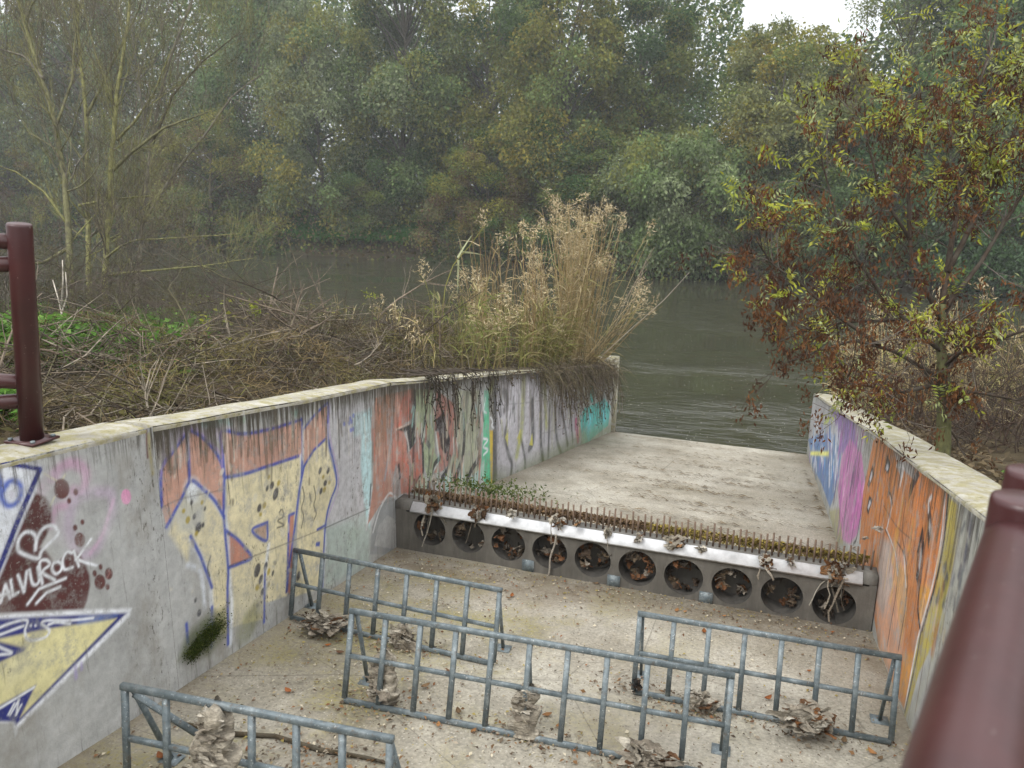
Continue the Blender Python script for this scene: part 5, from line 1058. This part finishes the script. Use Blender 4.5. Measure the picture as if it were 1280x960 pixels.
# --- ground cover and dry grass behind the left wall
def cover(name, pxr, pyr, n, L, pal, seed, h=.12, nrm=.5, wdt=.7):
    g = np.random.default_rng(seed); P = []
    c0 = g.uniform(0, 1, (max(6, n // 60), 2)); k = g.integers(len(c0), size=n); q = c0[k] + g.normal(size=(n, 2)) * .06
    for a, b in q:
        p = on_land(lerp(pxr[0], pxr[1], a), lerp(pyr[0], pyr[1], b)); P.append(p)
    P = np.array(P); P[:, 2] = terrain(P[None, :, 0], P[None, :, 1])[0] + h * g.random(n); ok = (P[:, 0] < wl(P[:, 1]) - .32) | (P[:, 0] > wr(P[:, 1]) + .4); P = P[ok]; n = len(P)
    Ls = L * g.uniform(.5, 1.4, n); V, Q = leaves(P, g.normal(size=P.shape) * [1, 1, .3], g.normal(size=P.shape) * nrm + [0, 0, 1], Ls, Ls * wdt)
    o = npmesh(name, V, Q, M_LEAF, None, np.repeat(np.array(pal)[g.integers(len(pal), size=n)] * g.uniform(.6, 1.3, (n, 1)), 4, 0)); o['kind'] = 'stuff'
BG = [(.09, .20, .03), (.14, .26, .05), (.06, .14, .02)]
cover('green_ground_cover', (-40, 250), (398, 470), 9000, .095, BG, 81, .42); cover('green_ground_cover', (-60, 30), (500, 545), 900, .075, BG, 82, .15); cover('green_ground_cover', (1240, 1330), (590, 625), 500, .06, BG, 83, .15)
cover('green_ground_cover', (250, 560), (400, 470), 1500, .05, [(.10, .13, .03), (.16, .17, .05), (.22, .22, .05)], 87, .75); cover('green_ground_cover', (470, 620), (395, 440), 1500, .05, [(.10, .13, .03), (.14, .16, .05)], 85, .3); cover('dead_leaf_carpet', (-60, 700), (410, 560), 7000, .06, [(.12, .09, .05), (.17, .13, .08), (.08, .06, .035), (.10, .09, .03)], 84, .05, .3, .5)
g = np.random.default_rng(91)
def left_xy(n, y0, y1, w0, w1): y = g.uniform(y0, y1, n); return wl(y) - .30 - w0 - (w1 - w0) * g.random(n) ** 1.2, y
def mound(x, y): e = np.clip((wl(y) - .30 - x) / .8, 0, 1); return e * (.72 * np.clip((y - 3.8) / 1.8, 0, 1) + .12) * (1 - .5 * np.clip((wl(y) - x - 1.6) / 2.2, 0, 1)) * (.75 + .4 * np.sin(y * 1.9) * np.sin(x * 2.3))
n = 17000; x, y = left_xy(n, 2.9, 14.4, 0, 3.4); kc = g.integers(90, size=n); tuftm = g.random(n) < .65; x = np.where(tuftm, x[kc] + g.normal(size=n) * .13, x); y = np.where(tuftm, y[kc] + g.normal(size=n) * .16, y); x = np.minimum(x, wl(y) - .32); P = np.stack([x, y, terrain(x[None], y[None])[0] + mound(x, y) * np.where(tuftm, .75, g.random(n))], -1)
V, Q = blades(P, g.normal(size=P.shape) * [.8, .8, .45] + [0, 0, .75], g.uniform(.08, .36, n), .005, .6, g, 2); gcol = np.array([(.20, .15, .075), (.15, .125, .05), (.10, .075, .04), (.13, .125, .04), (.07, .055, .03)]); npmesh('dry_grass', V, Q, M_DRY, None, np.repeat(gcol[np.where(tuftm, kc % 5, g.integers(5, size=n))] * g.uniform(.6, 1.3, (n, 1)), 6, 0))['kind'] = 'stuff'
m = MB(); TC = [(.17, .135, .10), (.10, .075, .055), (.23, .195, .15), (.06, .047, .036), (.13, .115, .07)]
n = 2500; x, y = left_xy(n, 3.1, 14.3, -.05, 2.8)
for a, b in zip(x, y):
    z = gz(a, b) + mound(a, b) * g.random() ** .7; L = g.uniform(.15, 1.0); d = unit([g.normal() * .8, g.normal(), g.normal() * .5 + .15]); q = np.array([a, b, z])
    k = np.array([q + d * L * t + g.normal(size=3) * .02 for t in (-.5, -.15, .2, .5)]); k[:, 2] = np.maximum(k[:, 2], q[2] - .1); k[:, 0] = np.minimum(k[:, 0], float(wl(b)) - .10); m.tube(k, np.array([.004, .006, .005, .002]) * g.uniform(.4, 1.2), 3, False, TC[g.integers(5)])
m.build('brushwood', M_BARK, None, True, None, True)['kind'] = 'stuff'
def dead_branch(p, d, L, r, seed, label, group='dead branches on the brush heap', c=None):
    gg = np.random.default_rng(seed); m = MB(); twigs(m, p, d, L, r, 1, gg, [], c or TC[gg.integers(5)], .6, 5, .05, .10, 6, 0, .003)
    return tagp(m.build('dead_branch', M_BARK, None, True, p, True), label, 'branch', group)
for k in range(34):
    y = float(g.uniform(3.7, 9.5)); x = float(wl(y)) - .35 - g.uniform(.05, 1.9); z = gz(x, y) + mound(x, y) * g.uniform(.5, 1.0)
    dead_branch(np.array([x, y, z]), [g.normal() * .7 - .3, g.normal() * .9, abs(g.normal()) * .35], g.uniform(.5, 1.3), g.uniform(.006, .013), 500 + k, 'dead grey brown branch lying in the brush heap behind the graffiti wall')
for k, (a, b, dep, L, lab) in enumerate([((322, 480), (395, 368), 7.6, 1.3, 'thick pale dead branch slanting up from the brush heap, its tip over the water'), ((330, 420), (345, 335), 9.5, 1.2, 'upright forked dead stem on the brush heap'), ((408, 400), (402, 335), 11, .9, 'pale upright dead stick in front of the river'), ((470, 400), (545, 320), 11, 1.4, 'dark dead branch leaning right over the water'), ((300, 440), (420, 430), 7.5, 1.2, 'long level dead branch across the top of the brush heap')]):
    p = at_depth(*a, dep); q = at_depth(*b, dep); dead_branch(p, q - p, np.linalg.norm(q - p) * 1.05, .018, 560 + k, lab, None, (.20, .16, .12))
def tuft(px, py, dep, label, L, n, pal, seed, nm='leafy_sprout'):
    gg = np.random.default_rng(seed); c = at_depth(px, py, dep); P = c + gg.normal(size=(n, 3)) * L * .8; Ls = L * gg.uniform(.5, 1.2, n); V, Q = leaves(P, gg.normal(size=P.shape) + [0, 0, .5], gg.normal(size=P.shape), Ls, Ls * .4)
    r = thing(nm, label, 'plant', (c[0], c[1], gz(c[0], c[1])), None); npmesh('leaves', V, Q, M_LEAF, r, np.repeat(np.array(pal)[gg.integers(len(pal), size=n)] * gg.uniform(.7, 1.3, (n, 1)), 4, 0))
    m = MB(); m.tube([ORG[r], lerp(ORG[r], c, .5) + gg.normal(size=3) * .02, c], [.006, .005, .003], 5, c=(.15, .14, .06)); m.build('stem', M_BARK, r, True, None, True)
YG = [(.34, .36, .05), (.26, .30, .05), (.20, .24, .04)]
tuft(318, 386, 8.6, 'yellow green leafy sprout on top of the brush heap in front of the river', .055, 60, YG, 601); tuft(256, 402, 8.2, 'small yellow green sprout left of the larger one on the brush heap', .045, 22, YG, 602); tuft(211, 424, 7.8, 'tiny bright yellow sprout near the green ground leaves', .04, 26, [(.42, .40, .04)], 603); tuft(462, 366, 11, 'yellowish sprout between the brush heap and the reeds', .06, 24, YG, 604)

# --- reeds at the end of the left wall
RC = [(.42, .32, .16), (.33, .25, .12), (.48, .38, .21), (.26, .19, .09)]
def reed_clump(label, pts, h, nb, seed, plume=.6, lean=(0, 0), pal=RC, bladec=None, nm='reed_clump'):
    gg = np.random.default_rng(seed); pts = np.asarray(pts); r = thing(nm, label, 'reeds', pts.mean(0)); st = MB(); PP = []; PD = []; BP = []; BD = []; BL = []
    for p in pts:
        H = gg.uniform(*h); d = unit([lean[0] + gg.normal() * .10, lean[1] + gg.normal() * .10, 1]); k = 7; q = [p]
        for s_ in range(k): d = unit(d + gg.normal(size=3) * .045); q.append(q[-1] + d * H / k)
        q = np.array(q); st.tube(q, np.linspace(.0065, .003, k + 1), 4, False, np.array(pal[gg.integers(len(pal))]) * gg.uniform(.7, 1.2))
        for s_ in range(nb):
            t = gg.uniform(.15, .95) * k; i = min(int(t), k - 1); BP.append(lerp(q[i], q[i+1], t - i)); BD.append(unit(d * .9 + gg.normal(size=3) * .6)); BL.append(gg.uniform(.2, .5))
        if gg.random() < plume:
            n = 64; w = unit(d + [gg.normal() * .5, gg.normal() * .5, -.1]); t = gg.random(n); PP.append(q[-1] + w * (t * .26)[:, None] + gg.normal(size=(n, 3)) * (.016 + .045 * np.sin(t * 3))[:, None]); PD.append(w + gg.normal(size=(n, 3)) * .5 + [0, 0, -.45])
    st.build('stems', M_DRY, r, True, None, True)
    BP, BD, BL = np.array(BP), np.array(BD), np.array(BL); V, Q = blades(BP, BD, BL, .014, .45, gg); bc = np.array(bladec or [(.33, .26, .13), (.27, .25, .10), (.38, .32, .19)]); npmesh('leaves', V, Q, M_DRY, r, np.repeat(bc[gg.integers(len(bc), size=len(BP))] * gg.uniform(.6, 1.3, (len(BP), 1)), 8, 0))
    if PP:
        PP, PD = np.concatenate(PP), np.concatenate(PD); L = .07 * gg.uniform(.5, 1.3, len(PP)); V, Q = leaves(PP, PD, gg.normal(size=PP.shape), L, .013); npmesh('plumes', V, Q, M_DRY, r, np.repeat(np.array([(.46, .375, .22), (.37, .29, .155), (.52, .44, .28)])[gg.integers(3, size=len(PP))] * gg.uniform(.7, 1.2, (len(PP), 1)), 4, 0))
    return r
def bases(px0, px1, d0, d1, n, seed):
    gg = np.random.default_rng(seed); out = []
    for k in range(n):
        p = at_depth(gg.uniform(px0, px1), 440, gg.uniform(d0, d1)); p[0] = min(p[0], float(wl(p[1])) - .12); p[2] = gz(p[0], p[1]) if p[0] < wl(p[1]) - .25 else float(fz(p[1])); out.append(p)
    return out
reed_clump('tall dense clump of dry beige plumed reeds at the graffiti wall end', bases(700, 775, 12.2, 14.2, 150, 1), (1.7, 2.75), 5, 701, .36, (.02, 0))
reed_clump('looser reddish brown reeds left of the tall dense reed clump', bases(590, 720, 11.0, 13.5, 130, 2), (.9, 2.1), 5, 702, .16, (-.03, 0), [(.32, .22, .11), (.36, .27, .14), (.24, .16, .08)])
reed_clump('low greenish leafy reeds between the brush heap and the reddish reeds', bases(540, 640, 9.5, 12.5, 80, 3), (.45, 1.2), 7, 703, .12, (0, 0), [(.24, .22, .08), (.30, .24, .12)], [(.20, .22, .07), (.28, .25, .12), (.16, .19, .05)])
reed_clump('low green and straw reeds in front of the tall dense clump, over the wall top', bases(660, 770, 10.5, 12.8, 90, 4), (.4, 1.1), 8, 704, .05, (.05, -.05), [(.26, .22, .09), (.20, .20, .06)], [(.20, .20, .06), (.30, .25, .13), (.25, .24, .09)])
reed_clump('thin scattered straw stalks left of the greenish reeds', bases(420, 560, 9, 12.5, 45, 5), (.3, .9), 5, 705, .10, (0, 0))
reed_clump('dry stalks bending out over the river at the right of the tall dense clump', bases(755, 790, 12.8, 14.3, 22, 6), (1.0, 1.7), 4, 706, .35, (.75, .1))
def single_reed(pxs, dep, label, r, c, leafpx, seed, nm='reed'):
    gg = np.random.default_rng(seed); pts = np.array([at_depth(x, y, dep) for x, y in pxs]); t = np.linspace(0, len(pts) - 1, 18); pts = np.array([[np.interp(q, np.arange(len(pts)), pts[:, i]) for i in range(3)] for q in t])
    o = thing(nm, label, 'reed', pts[0]); m = MB(); m.tube(pts, np.linspace(r, r * .5, 18), 5, c=c); m.build('stem', M_DRY, o, True, None, True)
    if leafpx:
        P = np.array([at_depth(x, y, dep) for x, y, _, _ in leafpx]); D = np.array([at_depth(x2, y2, dep) - at_depth(x, y, dep) for x, y, x2, y2 in leafpx]); V, Q = blades(P, D, np.linalg.norm(D, axis=1) * 1.1, .035, .12, gg); npmesh('leaves', V, Q, M_DRY, o, np.tile((.36, .38, .22), (len(V), 1)))
    return o
single_reed([(553, 470), (553, 400), (556, 360), (567, 330), (585, 310), (606, 282)], 11.5, 'single bent green cane with pale drooping leaves left of the reeds', .010, (.26, .25, .07), [(572, 322, 590, 290), (578, 315, 604, 316), (573, 325, 572, 360), (570, 330, 584, 345), (578, 312, 570, 285), (568, 332, 585, 330)], 1)
single_reed([(752, 445), (790, 410), (830, 375), (862, 340)], 13.2, 'long pale bare cane slanting out over the river', .008, (.38, .33, .26), None, 2)
for k in range(5): single_reed([(760 + 4*k, 420), (775 + 5*k, 385 - 4*k), (790 + 4*k, 360 - 8*k), (806 + 3*k, 345 - 9*k)], 13.4 + .1*k, 'thin pale stalk leaning out beside the tall dense clump', .006, (.34, .28, .2), None, 10 + k)['group'] = 'stalks leaning over the river'

# --- stems hanging down the wall
def vine(label, px0, px1, n, y1a, y1b, outm, c, seed, leafc, nleaf, sp=.05):
    gg = np.random.default_rng(seed); m = MB(); tl = []
    r = None
    for k in range(n):
        px = gg.uniform(px0, px1); top = on_vplane(px, lerp(469, 459, (px - 600) / 165), Cb[2], Cb[3]) if px > 575 else on_x(px, lerp(477, 470, (px - 500) / 75), -2.93)
        if r is None: r = thing('hanging_vine', label, 'vine', top)
        y = float(top[1]); drop = gg.uniform(y1a, y1b); o = gg.uniform(.03, outm); q = [top + [-gg.uniform(.1, .35), gg.normal() * .08, .06], top + [o * .5, 0, .05]]
        for s_ in range(5): q.append(q[-1] + [o * .12 + gg.normal() * .012 + .004, gg.normal() * sp, -drop / 5])
        q = np.array(q); q[2:, 0] = np.maximum(q[2:, 0], wl(q[2:, 1]) + .012); m.tube(q, np.linspace(.007, .003, len(q)), 4, False, np.array(c) * gg.uniform(.6, 1.3)); tl += [lerp(q[i], q[i+1], gg.random()) for i in gg.integers(1, 6, nleaf)]
    m.build('stems', M_BARK, r, True, None, True); P = np.array(tl) + gg.normal(size=(len(tl), 3)) * .015; P[:, 0] = np.maximum(P[:, 0], wl(P[:, 1]) + .01); L = .035 * gg.uniform(.5, 1.4, len(P)); V, Q = leaves(P, gg.normal(size=P.shape) + [0, 0, -.7], gg.normal(size=P.shape), L, L * .6); npmesh('leaves', V, Q, M_DRY, r, np.repeat(np.array(leafc)[gg.integers(len(leafc), size=len(P))], 4, 0))
vine('dark leafless creeper hanging over the red and green graffiti', 530, 620, 46, .15, .75, .10, (.06, .048, .038), 801, [(.05, .045, .03), (.08, .07, .04)], 6)
vine('thick grey brown roots and stems spilling over the far end of the graffiti wall', 695, 762, 150, .3, 1.05, .30, (.15, .12, .095), 802, [(.12, .09, .06), (.08, .06, .04), (.20, .16, .09)], 10, .09)
vine('short brown stems drooping over the grey graffiti', 630, 700, 26, .05, .3, .08, (.12, .10, .07), 803, [(.12, .09, .06)], 4)
gq = np.random.default_rng(820); n = 2600; pxq = gq.uniform(672, 772, n) ; tq = np.array([on_vplane(x, lerp(466, 461, (x - 671) / 94), Cb[2], Cb[3]) for x in np.minimum(pxq, 764)]); tq += gq.normal(size=(n, 3)) * [.12, .1, .10] + [-.02, 0, .03]
tq[:, 0] = np.where(tq[:, 2] < fz(tq[:, 1]), np.maximum(tq[:, 0], wl(tq[:, 1]) + .02), tq[:, 0]); dq = gq.normal(size=(n, 3)) * .95 + [.4, -.1, .15]
V, Q = blades(tq, dq, gq.uniform(.08, .5, n) , .006, gq.uniform(.3, 1.6, n), gq, 4); r = thing('dry_grass_fringe', 'tangled grey brown dead grass spilling over the wall end below the reeds', 'grass', tq[0]); npmesh('blades', V, Q, M_DRY, r, np.repeat(np.array([(.16, .13, .09), (.22, .18, .12), (.10, .08, .055), (.14, .13, .06)])[gq.integers(4, size=n)] * gq.uniform(.6, 1.2, (n, 1)), 10, 0))
# --- moss and weeds at the foot of the wall and behind the comb
def moss_patch(px, py, rx, rz_, label, seed, c):
    gg = np.random.default_rng(seed); p = on_x(px, py, -2.94); n = 11000; u = gg.standard_t(4, size=(n, 3)) * [.10, .36, .36]; P = p + u * [.10, rx, rz_] + [.02, 0, 0]; P[:, 0] = np.abs(P[:, 0] + 2.945) - 2.945; P[:, 2] = np.maximum(P[:, 2], slab_z(P[:, 1])); P[:, 1] += (P[:, 2] - p[2]) * .9; P = P[Wav(seed, 15, 10, 3)(P) > -.12 + .25 * gg.random(n)]; n = len(P)
    L = .008 * gg.uniform(.5, 1.6, n); V, Q = leaves(P, gg.normal(size=P.shape) + [.4, 0, .3], gg.normal(size=P.shape), L, L * .7); cc = np.array(c)[gg.integers(len(c), size=n)] * gg.uniform(.6, 1.3, (n, 1)); return tagp(npmesh('moss_patch', V, Q, M_LEAF, None, np.repeat(cc, 4, 0), False, p), label, 'moss')
moss_patch(252, 800, .14, .06, 'dark green moss cushion at the foot of the cream graffiti', 811, [(.05, .075, .012), (.09, .11, .02), (.03, .045, .01)])
g = np.random.default_rng(813); n = 900; a = g.normal(.75, .3, n).clip(.1, 1.6); P = np.array([dw(x, .34 + abs(g.normal()) * .14, lz(x) + .05 + g.random() * .14) for x in a]); L = .035 * g.uniform(.5, 1.4, n); V, Q = leaves(P, g.normal(size=P.shape) + [0, 0, .5], g.normal(size=P.shape) * .7 + [0, 0, 1], L, L * .5)
tagp(npmesh('weed', V, Q, M_LEAF, None, np.repeat(np.array([(.09, .13, .03), (.14, .16, .05), (.06, .09, .02)])[g.integers(3, size=n)], 4, 0), False, P[0]), 'green weeds growing behind the pins beside the wall', 'plant')

# --- brown leaved ash behind the right wall
BARK1, BARK2 = (.10, .10, .045), (.055, .042, .032)
tb = on_land(1180, 566); tb[2] = gz(tb[0], tb[1]) - .03; td = float((tb - EYE) @ W)
TA = dict(per_m=13, L=.44, lev=1, sub=5, up=.2, col=[BARK2, (.09, .07, .055), (.16, .14, .12)], rmin=.0018, along=.7, grav=.1)
ash, tips, gg = limb_tree('ash_tree', 'young tree with brown seed bunches and yellow green leaves behind the right wall', tb, [
    ([(1180, 520), (1178, 470), (1177, 430), (1178, 380)], td, td, .058, .026, BARK1), ([(1178, 475), (1120, 440), (1070, 425), (1030, 436), (985, 452)], td, td - .6, .016, .005, BARK2), ([(1177, 440), (1110, 380), (1075, 330), (1045, 270), (1025, 190)], td, td - .3, .018, .005, BARK2),
    ([(1176, 400), (1140, 330), (1135, 260), (1138, 180), (1150, 110)], td, td, .019, .006, BARK2), ([(1178, 380), (1190, 300), (1205, 200), (1225, 110), (1240, 40)], td, td + .2, .024, .007, BARK2), ([(1178, 390), (1225, 330), (1260, 270), (1300, 210), (1330, 150)], td, td, .019, .006, BARK2),
    ([(1178, 450), (1230, 430), (1290, 410), (1340, 380)], td, td - .4, .016, .006, BARK2), ([(1177, 480), (1130, 490), (1085, 482), (1050, 478)], td, td - .7, .018, .005, BARK2), ([(1100, 432), (1040, 390), (1000, 355), (965, 330), (945, 300)], td - .3, td - .6, .014, .004, BARK2),
    ([(1178, 420), (1120, 400), (1060, 402), (1010, 412), (965, 430)], td, td - .5, .017, .004, BARK2), ([(1185, 340), (1230, 250), (1275, 150), (1290, 60)], td, td + .3, .022, .007, BARK2), ([(1179, 500), (1220, 490), (1270, 500), (1310, 490)], td, td - .4, .015, .004, BARK2), ([(1138, 300), (1100, 240), (1085, 180), (1080, 120)], td, td - .2, .014, .004, BARK2)], 'tree', None, 901, TA)
PX = lambda P: np.stack([640 + FPX * ((P - EYE) @ R) / ((P - EYE) @ W), 480 - FPX * ((P - EYE) @ U) / ((P - EYE) @ W)], -1)
TP = np.array([t[0] for t in tips]); TD = np.array([t[1] for t in tips]); hgt = np.clip((TP[:, 2] - (tb[2] + 1.6)) / 2.4, 0, 1)
lp_, ld_, ll_, lc_ = [], [], [], []
for p, d, h in zip(TP, TD, hgt):
    if gg.random() > .11 + .36 * h: continue
    for q in range(gg.integers(2, 4)):
        ax = unit(d + gg.normal(size=3) * .7 + [0, 0, -.35]); sd = unit(np.cross(ax, gg.normal(size=3))); Lr = gg.uniform(.10, .20); col_ = np.array([(.33, .35, .045), (.25, .29, .05), (.38, .38, .07), (.33, .37, .16)][gg.integers(4)])
        for s_ in range(4):
            for sg in (-1, 1): lp_.append(p + ax * Lr * (.25 + .22 * s_) + sd * sg * .024 + [0, 0, -.01 * s_]); ld_.append(sd * sg + ax * .55 + [0, 0, -.25]); ll_.append(.047); lc_.append(col_ * gg.uniform(.75, 1.25))
        lp_.append(p + ax * Lr * 1.2); ld_.append(ax); ll_.append(.05); lc_.append(col_)
lp_, ld_ = np.array(lp_), np.array(ld_); V, Q = leaves(lp_, ld_, gg.normal(size=lp_.shape) * .6 + [0, 0, 1], np.array(ll_), .0165, .08); npmesh('green_leaves', V, Q, M_LEAF, ash, np.repeat(np.array(lc_), 4, 0))
bp_, bd_, bc_ = [], [], []
for p, d, h in zip(TP, TD, hgt):
    if gg.random() > .62 - .34 * h: continue
    n = gg.integers(12, 26); c = np.array([(.095, .040, .018), (.135, .056, .022), (.070, .034, .020), (.165, .078, .032)][gg.integers(4)]); bp_.append(p + gg.normal(size=(n, 3)) * [.03, .03, .035] + [0, 0, -.03]); bd_.append(gg.normal(size=(n, 3)) * .6 + [0, 0, -1]); bc_.append(c * gg.uniform(.6, 1.5, (n, 1)))
bp_, bd_, bc_ = map(np.concatenate, (bp_, bd_, bc_)); L = .042 * gg.uniform(.7, 1.3, len(bp_)); V, Q = leaves(bp_, bd_, gg.normal(size=bp_.shape), L, .014, .12); npmesh('seed_bunches', V, Q, M_LEAF, ash, np.repeat(bc_, 4, 0))
# dry reeds and brambles behind it
def rbases(px0, px1, d0, d1, n, seed):
    gg = np.random.default_rng(seed); out = []
    for k in range(n):
        p = at_depth(gg.uniform(px0, px1), 520, gg.uniform(d0, d1)); p[0] = max(p[0], float(wr(p[1])) + .42); p[2] = gz(p[0], p[1]); out.append(p)
    return out
reed_clump('dry straw reeds behind the ash trunk', rbases(1090, 1200, 9, 12.5, 130, 21), (.7, 1.6), 6, 711, .1, (-.05, 0)); reed_clump('dry straw reeds right of the ash trunk by the edge of the photo', rbases(1200, 1330, 8, 12, 130, 22), (.6, 1.5), 6, 712, .05, (0, 0), [(.24, .18, .10), (.30, .23, .13), (.16, .12, .07)])
reed_clump('dry straw reeds hanging over the far end of the right wall', rbases(1015, 1100, 11.5, 14.3, 70, 23), (.6, 1.5), 6, 713, .1, (-.15, 0))
rp = bare_shrub_mesh(402, 14, 1.2, [(.09, .06, .045), (.13, .10, .075), (.07, .05, .04)]); rp = tagp(rp.build('bramble', M_BARK, None, True, None, True), 'brown tangled bramble growing behind the right wall', 'shrub', 'brambles behind the right wall')
for k, (px, dep, s_) in enumerate([(1130, 8.5, .9), (1215, 7.6, .8), (1265, 7.0, .8), (1160, 10, 1.1), (1290, 8.6, 1.1), (1090, 10.5, .9), (1240, 9.6, 1.1)]):
    o = rp if k == 0 else rp.copy()
    if k: COL.objects.link(o)
    p = at_depth(px, 540, dep); p[0] = max(p[0], float(wr(p[1])) + .75); o.location = (p[0], p[1], gz(p[0], p[1]) - .03); o.rotation_euler = (0, 0, k * 1.7); o.scale = (s_,) * 3
cover('dead_leaf_carpet', (1060, 1330), (470, 640), 2600, .07, [(.16, .12, .07), (.22, .17, .10), (.10, .07, .04)], 86, .08, .4, .5)
# --- specks drifting on the river
g = np.random.default_rng(95); n = 500; P = np.array([on_z(px, py, .006) for px, py in zip(g.uniform(760, 1010, n), 340 + 220 * g.random(n) ** .8)]); V, Q = leaves(P, g.normal(size=P.shape) * [1, 1, 0], np.tile([0, 0, 1.], (n, 1)), .035 * g.uniform(.4, 1.3, n), .022, 0)
npmesh('floating_flecks', V, Q, M_DRY, None, np.tile((.40, .38, .32), (len(V), 1)))['kind'] = 'stuff'

# ------------------------------------------------------------------ river mist
hm, t, b = mat('mist'); t.nodes.remove(b); pv = t.nodes.new('ShaderNodeVolumePrincipled'); pv.inputs['Color'].default_value = (.93, .95, .97, 1); pv.inputs['Density'].default_value = .0013; pv.inputs['Anisotropy'].default_value = .2
t.links.new(pv.outputs[0], t.nodes['Material Output'].inputs['Volume'])
zt_ = Zt.max() + 1
m = MB(); m.box((-156, -12, -3.2), (156, 168, 34)); hz_ = m.build('haze', hm); hz_['kind'] = 'stuff'
